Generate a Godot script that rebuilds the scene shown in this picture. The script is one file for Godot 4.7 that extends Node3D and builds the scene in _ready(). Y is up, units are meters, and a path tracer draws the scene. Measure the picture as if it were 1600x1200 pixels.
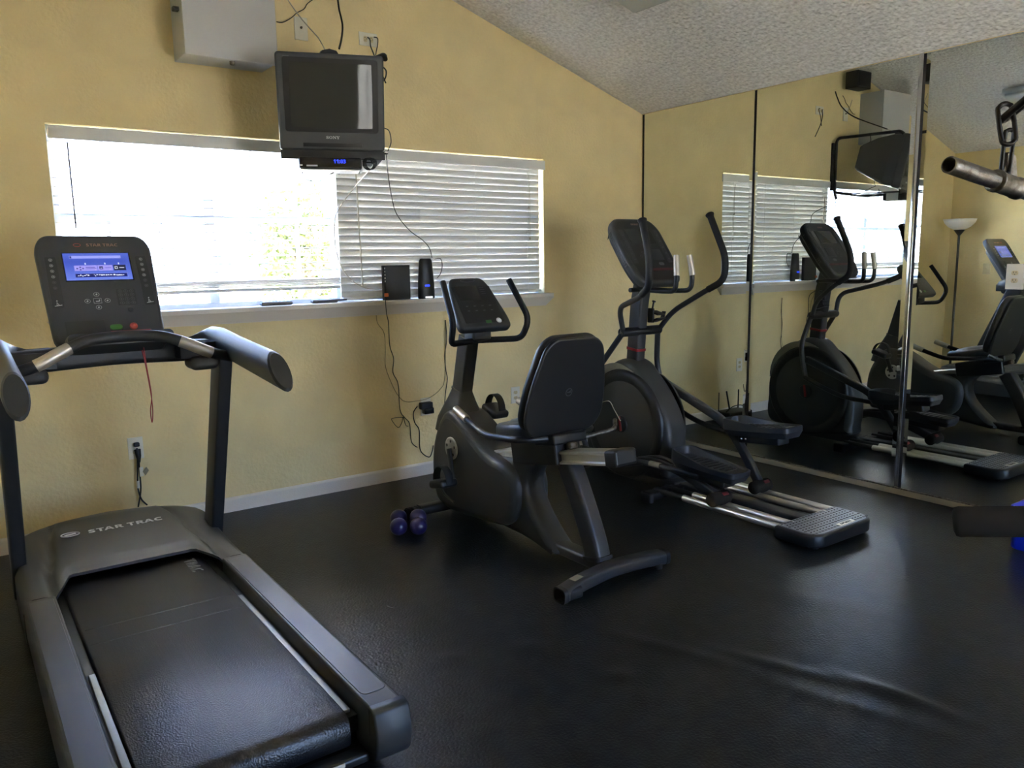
extends Node3D
# A small community gym: treadmill, recumbent bike, elliptical, mirror wall, window with blinds.

# ---------------------------------------------------------------- camera, read from the photograph's vanishing points
const FOCAL := 1247.356
const YAW := 0.617023
const PITCH := 0.154675
const ROLL := -0.0163037
const EYE := Vector3(-4.525339, 1.42, 4.601167)
var cam_f: Vector3
var cam_r: Vector3
var cam_u: Vector3

# room
const XL := -4.85
const ZB := 6.6
const HC := 2.507
const RIDGE_X := -2.425
const RIDGE_Y := 3.301
# window opening
const WX0 := -4.026
const WX1 := -0.959
const WY0 := 1.15
const WY1 := 2.118

var M := {}
var names := {}
var st: SurfaceTool
var org := Vector3.ZERO
var sg := 0

func setup_camera() -> void:
	cam_f = Vector3(sin(YAW) * cos(PITCH), -sin(PITCH), -cos(YAW) * cos(PITCH))
	var r := Vector3(cos(YAW), 0, sin(YAW))
	var u := r.cross(cam_f)
	cam_r = r * cos(ROLL) + u * sin(ROLL)
	cam_u = u * cos(ROLL) - r * sin(ROLL)
	var c := Camera3D.new()
	c.name = "camera"
	c.transform = Transform3D(Basis(cam_r, cam_u, -cam_f), EYE)
	c.fov = rad_to_deg(2.0 * atan(600.0 / FOCAL))
	c.near = 0.05
	c.far = 200.0
	c.current = true
	add_child(c)

# point where the sight line of a photo pixel meets the plane x, y or z = value
func px(x: float, y: float, axis: int, value: float) -> Vector3:
	var d := cam_f * FOCAL + cam_r * (x - 800.0) - cam_u * (y - 600.0)
	return EYE + d * ((value - EYE[axis]) / d[axis])

func setup_light() -> void:
	var e := Environment.new()
	e.background_mode = Environment.BG_SKY
	var s := Sky.new()
	var p := ProceduralSkyMaterial.new()
	p.sky_top_color = Color(0.46, 0.66, 1.0)
	p.sky_horizon_color = Color(0.77, 0.875, 1.0)
	p.ground_bottom_color = Color(0.42, 0.44, 0.40)
	p.ground_horizon_color = Color(0.62, 0.64, 0.60)
	p.sky_curve = 0.2
	p.sky_energy_multiplier = 1.0
	p.energy_multiplier = 1.0
	s.sky_material = p
	e.sky = s
	e.background_energy_multiplier = 3.8
	e.tonemap_mode = Environment.TONE_MAPPER_LINEAR
	e.tonemap_exposure = 11.4
	e.sdfgi_enabled = true
	e.ssao_enabled = true
	e.ssil_enabled = true
	# the sun stands behind the mirror-wall side of the building: it lights the pavement outside, which lights the ceiling
	var sun := DirectionalLight3D.new()
	sun.name = "sun"
	sun.light_color = Color(1.0, 0.97, 0.92)
	sun.light_energy = 33.0
	sun.light_angular_distance = 0.6
	sun.shadow_enabled = true
	sun.look_at_from_position(Vector3(6, 8, 2.2), Vector3.ZERO)
	add_child(sun)
	var w := WorldEnvironment.new()
	w.name = "world_environment"
	w.environment = e
	add_child(w)

# ---------------------------------------------------------------- mesh helpers (all coordinates in metres, world axes)
func beg() -> void:
	st = SurfaceTool.new()
	st.begin(Mesh.PRIMITIVE_TRIANGLES)
	sg = 0

func tri(a: Vector3, b: Vector3, c: Vector3) -> void:
	st.add_vertex(a - org); st.add_vertex(b - org); st.add_vertex(c - org)

func patch(smooth := true) -> void:
	sg += 1
	st.set_smooth_group(sg if smooth else -1)

# rows of points joined into quads
func grid(rows: Array, wrap := false, smooth := true) -> void:
	patch(smooth)
	for i in rows.size() - 1:
		var a: PackedVector3Array = rows[i]
		var b: PackedVector3Array = rows[i + 1]
		var n := a.size()
		for j in (n if wrap else n - 1):
			var k := (j + 1) % n
			if a[j].distance_squared_to(b[j]) > 1e-14 or a[k].distance_squared_to(b[k]) > 1e-14:
				tri(a[j], b[k], b[j])
				tri(a[j], a[k], b[k])

func cap(ring: PackedVector3Array, flip := false) -> void:
	patch(false)
	var c := Vector3.ZERO
	for v in ring:
		c += v
	c /= ring.size()
	for j in ring.size():
		var k := (j + 1) % ring.size()
		if flip:
			tri(c, ring[k], ring[j])
		else:
			tri(c, ring[j], ring[k])

func circle(r: float, n: int, ry := -1.0) -> PackedVector2Array:
	var o := PackedVector2Array()
	for i in n:
		var a := TAU * i / n
		o.append(Vector2(cos(a) * r, sin(a) * (r if ry < 0 else ry)))
	return o

func rrect(w: float, h: float, r: float, n := 4) -> PackedVector2Array:
	var o := PackedVector2Array()
	for q in 4:
		var cx := (w / 2 - r) * (1 if q == 0 or q == 3 else -1)
		var cy := (h / 2 - r) * (1 if q < 2 else -1)
		for i in n + 1:
			var a := PI / 2 * (q + float(i) / n)
			o.append(Vector2(cx + cos(a) * r, cy + sin(a) * r))
	return o

# profile swept along a path, its y axis kept near "up"; scales widen or narrow it along the way
func sweep(path: PackedVector3Array, prof: PackedVector2Array, up := Vector3.UP, scales := [], caps := true) -> void:
	var rows := []
	var n := path.size()
	var u := up
	for i in n:
		var t := (path[mini(i + 1, n - 1)] - path[maxi(i - 1, 0)]).normalized()
		u = u - t * u.dot(t)
		if u.length() < 1e-4:
			u = Vector3.RIGHT - t * t.x
			if u.length() < 1e-3:
				u = Vector3.FORWARD - t * t.z
		u = u.normalized()
		var s := t.cross(u)
		var k: float = scales[i] if scales.size() > i else 1.0
		var row := PackedVector3Array()
		for q in prof:
			row.append(path[i] + (s * q.x + u * q.y) * k)
		rows.append(row)
	grid(rows, true)
	if caps:
		cap(rows[0], false)
		cap(rows[n - 1], true)

func tube(path: PackedVector3Array, r: float, n := 10, scales := []) -> void:
	sweep(path, circle(r, n), Vector3.UP, scales)

# polyline with its corners rounded
func bend(pts: Array, r: float, n := 5) -> PackedVector3Array:
	var o := PackedVector3Array([pts[0]])
	for i in range(1, pts.size() - 1):
		var a: Vector3 = pts[i - 1]
		var b: Vector3 = pts[i]
		var c: Vector3 = pts[i + 1]
		var k := minf(r, minf(a.distance_to(b), b.distance_to(c)) * 0.48)
		var p := b + (a - b).normalized() * k
		var q := b + (c - b).normalized() * k
		for j in n + 1:
			var t := float(j) / n
			o.append(p.lerp(b, t).lerp(b.lerp(q, t), t))
	o.append(pts[-1])
	return o

# smooth curve through points
func curve(pts: Array, n := 6) -> PackedVector3Array:
	var o := PackedVector3Array()
	for i in pts.size() - 1:
		var a: Vector3 = pts[maxi(i - 1, 0)]
		var b: Vector3 = pts[i]
		var c: Vector3 = pts[i + 1]
		var d: Vector3 = pts[mini(i + 2, pts.size() - 1)]
		for j in n:
			o.append(b.cubic_interpolate(c, a, d, float(j) / n))
	o.append(pts[-1])
	return o

func curve2(pts: Array, n := 5, closed := true) -> PackedVector2Array:
	var o := PackedVector2Array()
	var m := pts.size()
	for i in m:
		var a: Vector2 = pts[(i - 1 + m) % m]
		var b: Vector2 = pts[i]
		var c: Vector2 = pts[(i + 1) % m]
		var d: Vector2 = pts[(i + 2) % m]
		for j in n:
			o.append(b.cubic_interpolate(c, a, d, float(j) / n))
	return o

# polygon with rounded corners; r one number or one for each corner
func rpoly(pts: Array, r, n := 5) -> PackedVector2Array:
	var o := PackedVector2Array()
	var m := pts.size()
	for i in m:
		var a: Vector2 = pts[(i - 1 + m) % m]
		var b: Vector2 = pts[i]
		var c: Vector2 = pts[(i + 1) % m]
		var rr: float = r[i] if r is Array else r
		if rr <= 0.0:
			o.append(b)
			continue
		var k := minf(rr, minf(a.distance_to(b), b.distance_to(c)) * 0.49)
		var p := b + (a - b).normalized() * k
		var q := b + (c - b).normalized() * k
		for j in n + 1:
			var t := float(j) / n
			o.append(p.lerp(b, t).lerp(b.lerp(q, t), t))
	return o

func inset(poly: PackedVector2Array, d: float) -> PackedVector2Array:
	var o := PackedVector2Array()
	var m := poly.size()
	var area := 0.0
	for i in m:
		area += poly[i].cross(poly[(i + 1) % m])
	var sgn := 1.0 if area > 0 else -1.0
	for i in m:
		var e1 := (poly[i] - poly[(i - 1 + m) % m]).normalized()
		var e2 := (poly[(i + 1) % m] - poly[i]).normalized()
		var n1 := Vector2(-e1.y, e1.x) * sgn
		var n2 := Vector2(-e2.y, e2.x) * sgn
		var nn := (n1 + n2)
		nn = nn.normalized() / maxf(0.5, sqrt(maxf(0.05, (1.0 + n1.dot(n2)) / 2.0))) if nn.length() > 1e-4 else n1
		o.append(poly[i] + nn * d)
	return o

# polygon (u, v) extruded along w from w0 to w1 with rounded edges of size b; w0 side first
func extr(poly: PackedVector2Array, o: Vector3, u: Vector3, v: Vector3, w: Vector3, depth: float, b := 0.0, n := 3, cap0 := true, cap1 := true) -> void:
	var rows := []
	var first := poly
	var last := poly
	if b > 0.0:
		for side in 2:
			for i in n + 1:
				var a := PI / 2 * i / n
				if side == 1:
					a = PI / 2 - a
				var d := b * (1.0 - sin(a))
				var h := b * (1.0 - cos(a)) if side == 0 else depth - b * (1.0 - cos(a))
				var ring := inset(poly, d) if d > 1e-6 else poly
				if side == 0 and i == 0:
					first = ring
				last = ring
				var row := PackedVector3Array()
				for q in ring:
					row.append(o + u * q.x + v * q.y + w * h)
				rows.append(row)
		grid(rows, true)
	else:
		for h in [0.0, depth]:
			var row := PackedVector3Array()
			for q in poly:
				row.append(o + u * q.x + v * q.y + w * h)
			rows.append(row)
		grid(rows, true, false)
	patch(false)
	var t := Geometry2D.triangulate_polygon(first)
	if t.is_empty():
		t = Geometry2D.triangulate_polygon(poly)
	for i in range(0, t.size(), 3):
		if cap0:
			tri(rows[0][t[i]], rows[0][t[i + 1]], rows[0][t[i + 2]])
		if cap1:
			tri(rows[-1][t[i]], rows[-1][t[i + 2]], rows[-1][t[i + 1]])

# box with rounded edges
func rbox(c: Vector3, size: Vector3, r := 0.0, b := Basis.IDENTITY, n := 2) -> void:
	var h := size / 2.0
	r = minf(r, minf(h.x, minf(h.y, h.z)) * 0.999)
	if r <= 0.0:
		for ax in 3:
			for s in [-1.0, 1.0]:
				var a := Vector3.ZERO
				var p := Vector3.ZERO
				var q := Vector3.ZERO
				a[ax] = h[ax] * s
				p[(ax + 1) % 3] = h[(ax + 1) % 3]
				q[(ax + 2) % 3] = h[(ax + 2) % 3] * s
				grid([PackedVector3Array([c + b * (a - p - q), c + b * (a + p - q)]), PackedVector3Array([c + b * (a - p + q), c + b * (a + p + q)])], false, false)
		return
	patch()
	var keep := sg
	for ax in 3:
		for s in [-1.0, 1.0]:
			var k1: int = (ax + 1) % 3
			var k2: int = (ax + 2) % 3
			var ts := []
			for e in 2:
				var hh: float = h[k1] if e == 0 else h[k2]
				var l := []
				for i in n + 1:
					l.append(-hh + r - r * tan(PI / 4 * (1.0 - float(i) / n)))
				for i in n + 1:
					l.append(hh - r + r * tan(PI / 4 * float(i) / n))
				ts.append(l)
			var rows := []
			for v2 in ts[1]:
				var row := PackedVector3Array()
				for v1 in ts[0]:
					var p := Vector3.ZERO
					p[ax] = h[ax] * s
					p[k1] = v1
					p[k2] = v2 * s
					var inner := p.clamp(-h + Vector3.ONE * r, h - Vector3.ONE * r)
					var d := p - inner
					row.append(c + b * (inner + d.normalized() * r))
				rows.append(row)
			sg = keep - 1
			grid(rows)

# profile (radius, height) turned round an axis
func lathe(o: Vector3, axis: Vector3, prof: Array, n := 24, smooth := true) -> void:
	var a := axis.normalized()
	var s := a.cross(Vector3.RIGHT if absf(a.x) < 0.9 else Vector3.UP).normalized()
	var t := a.cross(s)
	var rows := []
	for q: Vector2 in prof:
		var row := PackedVector3Array()
		for i in n:
			var k := TAU * i / n
			row.append(o + a * q.y + (s * cos(k) + t * sin(k)) * q.x)
		rows.append(row)
	if smooth:
		grid(rows, true)
	else:
		for i in rows.size() - 1:
			grid([rows[i], rows[i + 1]], true)

func ball(c: Vector3, r: float, n := 16) -> void:
	var prof := []
	for i in n / 2 + 1:
		var a := PI * i / (n / 2)
		prof.append(Vector2(sin(a) * r, -cos(a) * r))
	lathe(c, Vector3.UP, prof, n)

func basis_to(up: Vector3, right: Vector3) -> Basis:
	var u := up.normalized()
	var r := (right - u * right.dot(u)).normalized()
	return Basis(r, u, r.cross(u))

func turned(x_deg: float, y_deg := 0.0, z_deg := 0.0) -> Basis:
	return Basis.from_euler(Vector3(deg_to_rad(x_deg), deg_to_rad(y_deg), deg_to_rad(z_deg)))

# ---------------------------------------------------------------- nodes
func numbered(called: String) -> String:
	names[called] = names.get(called, -1) + 1
	return called if names[called] == 0 else "%s_%03d" % [called, names[called]]

func tag(o: Node3D, label: String, category: String, group := "") -> Node3D:
	o.set_meta("label", label)
	o.set_meta("category", category)
	if group:
		o.set_meta("group", group)
	return o

func thing(called: String, label: String, category: String, at: Vector3, group := "") -> Node3D:
	var o := Node3D.new()
	o.name = numbered(called)
	o.position = at
	add_child(o)
	org = at
	return tag(o, label, category, group)

func part(called: String, m: Material, parent: Node3D = null, label := "") -> MeshInstance3D:
	st.generate_normals()
	st.index()
	var o := MeshInstance3D.new()
	o.mesh = st.commit()
	o.material_override = m
	if parent == null:
		o.name = numbered(called)
		o.position = org
		add_child(o)
	else:
		o.name = called
		parent.add_child(o, true)
	if label:
		o.set_meta("label", label)
	return o

func solo(called: String, m: Material, label: String, category: String, group := "") -> MeshInstance3D:
	var o := part(called, m)
	tag(o, label, category, group)
	return o

func struct(called: String, m: Material, label := "") -> MeshInstance3D:
	var o := part(called, m)
	o.set_meta("kind", "structure")
	if label:
		o.set_meta("label", label)
	return o

func again(src: Node3D, at: Vector3, label := "", turn := 0.0) -> Node3D:
	var o: Node3D = src.duplicate()
	var base := String(src.name)
	o.name = numbered(base)
	add_child(o)
	o.position = at
	o.rotation.y = turn
	if label:
		o.set_meta("label", label)
	return o

func share(called: String, mesh: Mesh, m: Material, parent: Node3D, t: Transform3D) -> MeshInstance3D:
	var o := MeshInstance3D.new()
	o.mesh = mesh
	o.material_override = m
	o.name = called
	o.transform = t
	parent.add_child(o, true)
	return o

func letters(words: String, height: float, m: Material, parent: Node3D, at: Vector3, right: Vector3, up: Vector3, called := "lettering", squash := 1.0, font := "Droid Sans") -> void:
	var t := TextMesh.new()
	var f := SystemFont.new()
	f.font_names = PackedStringArray([font])
	f.font_weight = 700
	t.font = f
	t.text = words
	t.font_size = 32
	t.pixel_size = height / 24.0
	t.depth = 0.0012
	var r := right.normalized()
	var u := (up - r * up.dot(r)).normalized()
	share(called, t, m, parent, Transform3D(Basis(r * squash, u, r.cross(u)), at - org))

# ---------------------------------------------------------------- materials
func noise_tex(freq: float, octaves := 4, seed_ := 1, normal := false, strength := 4.0, size := 512, ramp: Gradient = null, kind := FastNoiseLite.TYPE_SIMPLEX_SMOOTH) -> NoiseTexture2D:
	var f := FastNoiseLite.new()
	f.seed = seed_
	f.noise_type = kind
	f.frequency = freq
	f.fractal_octaves = octaves
	var t := NoiseTexture2D.new()
	t.width = size
	t.height = size
	t.seamless = true
	t.as_normal_map = normal
	t.bump_strength = strength
	if ramp:
		t.color_ramp = ramp
	t.noise = f
	return t

func ramp2(a: Color, b: Color, lo := 0.0, hi := 1.0) -> Gradient:
	var g := Gradient.new()
	g.offsets = PackedFloat32Array([lo, hi])
	g.colors = PackedColorArray([a, b])
	return g

func mat(c: Color, rough := 0.5, metal := 0.0) -> StandardMaterial3D:
	var m := StandardMaterial3D.new()
	m.albedo_color = c
	m.roughness = rough
	m.metallic = metal
	return m

func tri_map(m: StandardMaterial3D, scale: float, normal: Texture2D = null, amount := 1.0, albedo: Texture2D = null, rough: Texture2D = null) -> StandardMaterial3D:
	m.uv1_triplanar = true
	m.uv1_world_triplanar = true
	m.uv1_scale = Vector3.ONE * scale
	if normal:
		m.normal_enabled = true
		m.normal_texture = normal
		m.normal_scale = amount
	if albedo:
		m.albedo_texture = albedo
	if rough:
		m.roughness_texture = rough
	return m

func setup_materials() -> void:
	var fine := noise_tex(0.09, 3, 3, true, 5.0)
	var grain := noise_tex(0.16, 2, 8, true, 6.0)
	M.wall = tri_map(mat(Color(0.92, 0.842, 0.63), 0.75), 1.4, noise_tex(0.045, 3, 5, true, 3.0), 0.35, noise_tex(0.006, 3, 11, false, 1, 256, ramp2(Color(0.95, 0.95, 0.95), Color(1, 1, 1))))
	M.ceiling = tri_map(mat(Color(0.93, 0.92, 0.905), 0.9), 1.6, noise_tex(0.028, 2, 21, true, 20.0), 0.42, noise_tex(0.035, 3, 21, false, 1, 512, ramp2(Color(0.90, 0.895, 0.89), Color(1, 1, 1), 0.25, 0.7)))
	M.trim = tri_map(mat(Color(0.86, 0.825, 0.775), 0.5), 2.0, fine, 0.1)
	M.white = mat(Color(0.85, 0.85, 0.84), 0.45)
	M.blind = mat(Color(0.86, 0.86, 0.85), 0.42)
	M.vinyl = mat(Color(0.68, 0.72, 0.78), 0.4)
	M.glass = mat(Color(1, 1, 1, 0.04), 0.02)
	M.glass.transparency = BaseMaterial3D.TRANSPARENCY_ALPHA
	M.tinted = mat(Color(0.10, 0.12, 0.14, 0.25), 0.02)
	M.tinted.transparency = BaseMaterial3D.TRANSPARENCY_ALPHA
	M.mirror = mat(Color(0.87, 0.89, 0.87), 0.0, 1.0)
	M.chrome = mat(Color(0.80, 0.80, 0.80), 0.12, 1.0)
	M.alu = tri_map(mat(Color(0.86, 0.86, 0.85), 0.38, 1.0), 6.0, null, 1.0, null, null)
	M.steel = tri_map(mat(Color(0.46, 0.445, 0.42), 0.45, 1.0), 5.0, grain, 0.25, noise_tex(0.03, 4, 31, false, 1, 256, ramp2(Color(0.74, 0.71, 0.67), Color(1, 1, 1), 0.3, 0.6)))
	M.floor = tri_map(mat(Color(0.115, 0.12, 0.118), 0.33), 1.5, noise_tex(0.10, 4, 7, true, 7.0), 0.11, noise_tex(0.012, 5, 9, false, 1, 512, ramp2(Color(0.62, 0.63, 0.64), Color(1, 1, 1), 0.2, 0.8)))
	M.floor.metallic_specular = 0.36
	M.plastic = tri_map(mat(Color(0.19, 0.195, 0.195), 0.46), 9.0, grain, 0.05)
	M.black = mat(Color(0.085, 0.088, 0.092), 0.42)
	M.dark = mat(Color(0.05, 0.052, 0.055), 0.5)
	M.gloss = mat(Color(0.075, 0.078, 0.082), 0.2)
	M.gray = tri_map(mat(Color(0.205, 0.21, 0.215), 0.45), 9.0, grain, 0.06)
	M.powder = tri_map(mat(Color(0.16, 0.165, 0.175), 0.42), 8.0, grain, 0.05)
	M.belt = tri_map(mat(Color(0.13, 0.13, 0.142), 0.36), 1.5, noise_tex(0.2, 3, 17, true, 12.0), 0.10, noise_tex(0.22, 2, 19, false, 1, 512, ramp2(Color(0.25, 0.25, 0.27), Color(1.0, 1.0, 1.0), 0.4, 0.65)))
	M.belt.metallic_specular = 0.55
	M.pad = tri_map(mat(Color(0.22, 0.23, 0.25), 0.38), 5.0, grain, 0.06)
	M.leather = tri_map(mat(Color(0.085, 0.087, 0.09), 0.42), 7.0, noise_tex(0.08, 3, 23, true, 6.0), 0.12)
	M.rubber = mat(Color(0.06, 0.06, 0.06), 0.65)
	M.foam = tri_map(mat(Color(0.16, 0.148, 0.13), 0.9), 10.0, grain, 0.4)
	M.foam.metallic_specular = 0.15
	M.red = mat(Color(0.55, 0.06, 0.09), 0.4)
	M.redlight = mat(Color(0.75, 0.32, 0.30), 0.4)
	M.green = mat(Color(0.25, 0.48, 0.22), 0.4)
	M.purple = mat(Color(0.15, 0.13, 0.29), 0.3)
	M.printed = mat(Color(0.82, 0.83, 0.84), 0.5)
	M.dim_print = mat(Color(0.38, 0.39, 0.40), 0.5)
	M.plate = mat(Color(0.86, 0.84, 0.78), 0.4)
	M.ivory = mat(Color(0.80, 0.74, 0.58), 0.4)
	M.cabinet = mat(Color(0.74, 0.74, 0.73), 0.4)
	M.tv = tri_map(mat(Color(0.26, 0.27, 0.275), 0.45), 8.0, grain, 0.05)
	M.crt = mat(Color(0.23, 0.235, 0.22), 0.08)
	M.crt.metallic_specular = 0.33
	M.cord = mat(Color(0.07, 0.07, 0.07), 0.5)
	M.cord_light = mat(Color(0.72, 0.70, 0.64), 0.5)
	M.cord_tan = mat(Color(0.52, 0.47, 0.33), 0.5)
	M.cord_green = mat(Color(0.17, 0.20, 0.15), 0.5)
	M.blue = mat(Color(0.06, 0.16, 0.72), 0.4)
	M.teal = mat(Color(0.05, 0.42, 0.52), 0.4)
	M.tan = mat(Color(0.58, 0.54, 0.44), 0.6)
	M.crescent = mat(Color(0.46, 0.45, 0.41), 0.4)
	M.shade = mat(Color(0.86, 0.85, 0.82), 0.35)
	M.shade.backlight_enabled = true
	M.shade.backlight = Color(0.5, 0.5, 0.48)
	M.lens = mat(Color(0.82, 0.83, 0.82), 0.3)
	M.leaf = mat(Color(0.22, 0.26, 0.08), 0.6)
	M.leaf.backlight_enabled = true
	M.leaf.backlight = Color(0.2, 0.22, 0.08)
	M.bark = mat(Color(0.36, 0.30, 0.25), 0.9)
	M.concrete = tri_map(mat(Color(0.67, 0.665, 0.65), 0.95), 0.6, null, 1.0, noise_tex(0.05, 4, 41, false, 1, 256, ramp2(Color(0.8, 0.8, 0.78), Color(1, 1, 1))))
	M.gravel = mat(Color(0.30, 0.305, 0.30), 0.95)
	M.blue_led = mat(Color(0.05, 0.1, 0.6), 0.4)
	M.blue_led.emission_enabled = true
	M.blue_led.emission = Color(0.12, 0.22, 1.0)
	M.blue_led.emission_energy_multiplier = 0.25
	M.white_led = mat(Color(0.9, 0.9, 0.9), 0.4)
	M.white_led.emission_enabled = true
	M.white_led.emission = Color(0.9, 0.95, 1.0)
	M.white_led.emission_energy_multiplier = 0.22

# ---------------------------------------------------------------- room
func roof_y(x: float) -> float:
	return HC + (RIDGE_Y - HC) * (1.0 - absf(x - RIDGE_X) / absf(RIDGE_X))

func gable_piece(pts: Array, z0: float, depth: float) -> void:
	extr(PackedVector2Array(pts), Vector3(0, 0, z0), Vector3.RIGHT, Vector3.UP, Vector3(0, 0, 1), depth)

func bump_height(x: float, z: float) -> float:
	var h := 0.0
	for b in [[-2.125, 3.35, 0.15, 0.032, 1.43, 0.013], [-2.26, 3.02, 0.22, 0.035, 1.2, 0.006], [-2.30, 3.30, 0.25, 0.04, 1.25, 0.004], [-2.45, 2.75, 0.25, 0.04, 1.2, 0.004], [-3.17, 2.26, 0.06, 0.045, 0.5, 0.006], [-2.88, 2.37, 0.06, 0.05, 0.3, 0.004], [-1.7, 2.75, 0.3, 0.08, 1.2, 0.002], [-2.75, 2.72, 0.05, 0.04, 0.2, 0.004]]:
		var d := Vector2(x - b[0], z - b[1]).rotated(-b[4])
		h += b[5] * exp(-pow(d.x / b[2], 2.0) - pow(d.y / b[3], 2.0))
	return h

func build_room() -> void:
	org = Vector3.ZERO
	# floor: one rubber sheet, rippled where the photo shows ripples
	beg()
	rbox(Vector3(XL / 2, -0.08, ZB / 2), Vector3(-XL + 0.24, 0.13, ZB + 0.24))
	var xs := []
	var zs := []
	var x := XL - 0.12
	while x < 0.12:
		xs.append(x)
		x += 0.018 if x > -3.6 and x < -0.8 else 0.2
	xs.append(0.12)
	var z := -0.12
	while z < ZB + 0.12:
		zs.append(z)
		z += 0.02 if z > 1.8 and z < 3.9 else 0.2
	zs.append(ZB + 0.12)
	var rows := []
	for zz in zs:
		var row := PackedVector3Array()
		for xx in xs:
			row.append(Vector3(xx, bump_height(xx, zz), zz))
		rows.append(row)
	grid(rows)
	var fl := struct("floor", M.floor, "black rubber sheet floor with ripples")
	for s in [[855, 815, 24, -0.2], [610, 948, 12, 0.3], [1418, 907, 22, 0.35], [1370, 1172, 10, 0.5]]:
		beg()
		var a := px(s[0] - s[2] * 0.5, s[1] - s[2] * s[3] * 0.5, 1, 0.0015)
		var b := px(s[0] + s[2] * 0.5, s[1] + s[2] * s[3] * 0.5, 1, 0.0015)
		sweep(PackedVector3Array([a, (a + b) / 2 + Vector3(0, 0.001, 0), b]), rrect(0.012, 0.002, 0.0009, 1), Vector3.UP, [0.2, 1.0, 0.2])
		part("torn_slit", M.dark, fl)
	# ceiling slabs
	beg()
	extr(PackedVector2Array([Vector2(XL - 0.12, HC - 0.039), Vector2(XL - 0.12, HC + 0.10), Vector2(RIDGE_X, RIDGE_Y + 0.14), Vector2(0.12, HC + 0.10), Vector2(0.12, HC - 0.039), Vector2(RIDGE_X, RIDGE_Y)]), Vector3(0, 0, -0.12), Vector3.RIGHT, Vector3.UP, Vector3(0, 0, 1), ZB + 0.24)
	struct("ceiling", M.ceiling, "sloped white popcorn ceiling")
	# window wall
	var zt := -0.14
	beg()
	gable_piece([Vector2(XL - 0.12, -0.02), Vector2(WX0, -0.02), Vector2(WX0, roof_y(WX0) + 0.02), Vector2(XL - 0.12, HC)], zt, 0.14)
	gable_piece([Vector2(WX1, -0.02), Vector2(0.12, -0.02), Vector2(0.12, HC), Vector2(WX1, roof_y(WX1) + 0.02)], zt, 0.14)
	gable_piece([Vector2(WX0, -0.02), Vector2(WX1, -0.02), Vector2(WX1, WY0), Vector2(WX0, WY0)], zt, 0.14)
	gable_piece([Vector2(WX0, WY1), Vector2(WX1, WY1), Vector2(WX1, roof_y(WX1) + 0.02), Vector2(RIDGE_X, RIDGE_Y + 0.02), Vector2(WX0, roof_y(WX0) + 0.02)], zt, 0.14)
	struct("wall_back", M.wall, "pale yellow wall with the window")
	beg()
	rbox(Vector3(XL - 0.06, HC / 2, ZB / 2), Vector3(0.12, HC + 0.04, ZB + 0.24))
	struct("wall_left", M.wall, "pale yellow side wall")
	beg()
	rbox(Vector3(0.066, HC / 2, ZB / 2), Vector3(0.12, HC + 0.04, ZB + 0.24))
	struct("wall_right", M.wall, "yellow wall behind the mirrors")
	# wall behind the camera, with a sliding glass door
	var dx0 := -2.6
	var dx1 := -1.15
	beg()
	gable_piece([Vector2(XL - 0.12, -0.02), Vector2(dx0, -0.02), Vector2(dx0, roof_y(dx0) + 0.02), Vector2(RIDGE_X, RIDGE_Y + 0.02), Vector2(XL - 0.12, HC)], ZB, 0.12)
	gable_piece([Vector2(dx1, -0.02), Vector2(0.12, -0.02), Vector2(0.12, HC), Vector2(dx1, roof_y(dx1) + 0.02)], ZB, 0.12)
	gable_piece([Vector2(dx0, 2.06), Vector2(dx1, 2.06), Vector2(dx1, roof_y(dx1) + 0.02), Vector2(dx0, roof_y(dx0) + 0.02)], ZB, 0.12)
	struct("wall_rear", M.wall, "yellow wall with a sliding glass door")
	org = Vector3((dx0 + dx1) / 2, 0, ZB + 0.06)
	beg()
	for s in [dx0 + 0.03, dx1 - 0.03]:
		rbox(Vector3(s, 1.03, ZB + 0.06), Vector3(0.06, 2.06, 0.09), 0.004)
	for s in [0.02, 2.03]:
		rbox(Vector3((dx0 + dx1) / 2, s, ZB + 0.06), Vector3(dx1 - dx0 - 0.12, 0.05, 0.088), 0.004)
	var door := struct("door_1", M.trim, "white sliding glass door")
	for k in 2:
		var mx := lerpf(dx0 + 0.06, dx1 - 0.06, 0.25 + 0.5 * k)
		var hw := (dx1 - dx0 - 0.12) / 4 + 0.02
		var zz := ZB + 0.045 + 0.03 * k
		beg()
		for q in [-1, 1]:
			rbox(Vector3(mx + q * (hw - 0.03), 1.03, zz), Vector3(0.06, 1.96, 0.025), 0.003)
		for q in [0.09, 1.975]:
			rbox(Vector3(mx, q, zz), Vector3(hw * 2 - 0.12, 0.08, 0.024), 0.003)
		var leaf := part("door_panel", M.trim, door)
		beg()
		rbox(Vector3(mx, 1.03, zz), Vector3(hw * 2 - 0.11, 1.81, 0.006))
		part("pane", M.tinted, leaf)
	beg()
	rbox(Vector3(dx0 + 0.10, 1.0, ZB + 0.02), Vector3(0.02, 0.22, 0.03), 0.006)
	part("handle", M.chrome, door)
	org = Vector3.ZERO
	# baseboards
	var bb := rpoly([Vector2(0, 0), Vector2(0.014, 0), Vector2(0.014, 0.074), Vector2(0.006, 0.085), Vector2(0, 0.085)], [0, 0, 0.004, 0.003, 0], 2)
	beg()
	extr(bb, Vector3(XL, 0, 0), Vector3(0, 0, 1), Vector3.UP, Vector3.RIGHT, -XL - 0.002)
	struct("baseboard_back", M.trim, "white baseboard under the window")
	beg()
	extr(bb, Vector3(XL, 0, 0), Vector3(1, 0, 0), Vector3.UP, Vector3(0, 0, 1), ZB)
	struct("baseboard_left", M.trim, "white baseboard on the side wall")
	# outside
	beg()
	rbox(Vector3(-2, -0.55, -25), Vector3(90, 0.3, 56))
	struct("ground_outside", M.concrete, "concrete pavement outside the window")
	beg()
	rbox(Vector3(-2, -0.56, 28.0), Vector3(90, 0.3, 50))
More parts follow.
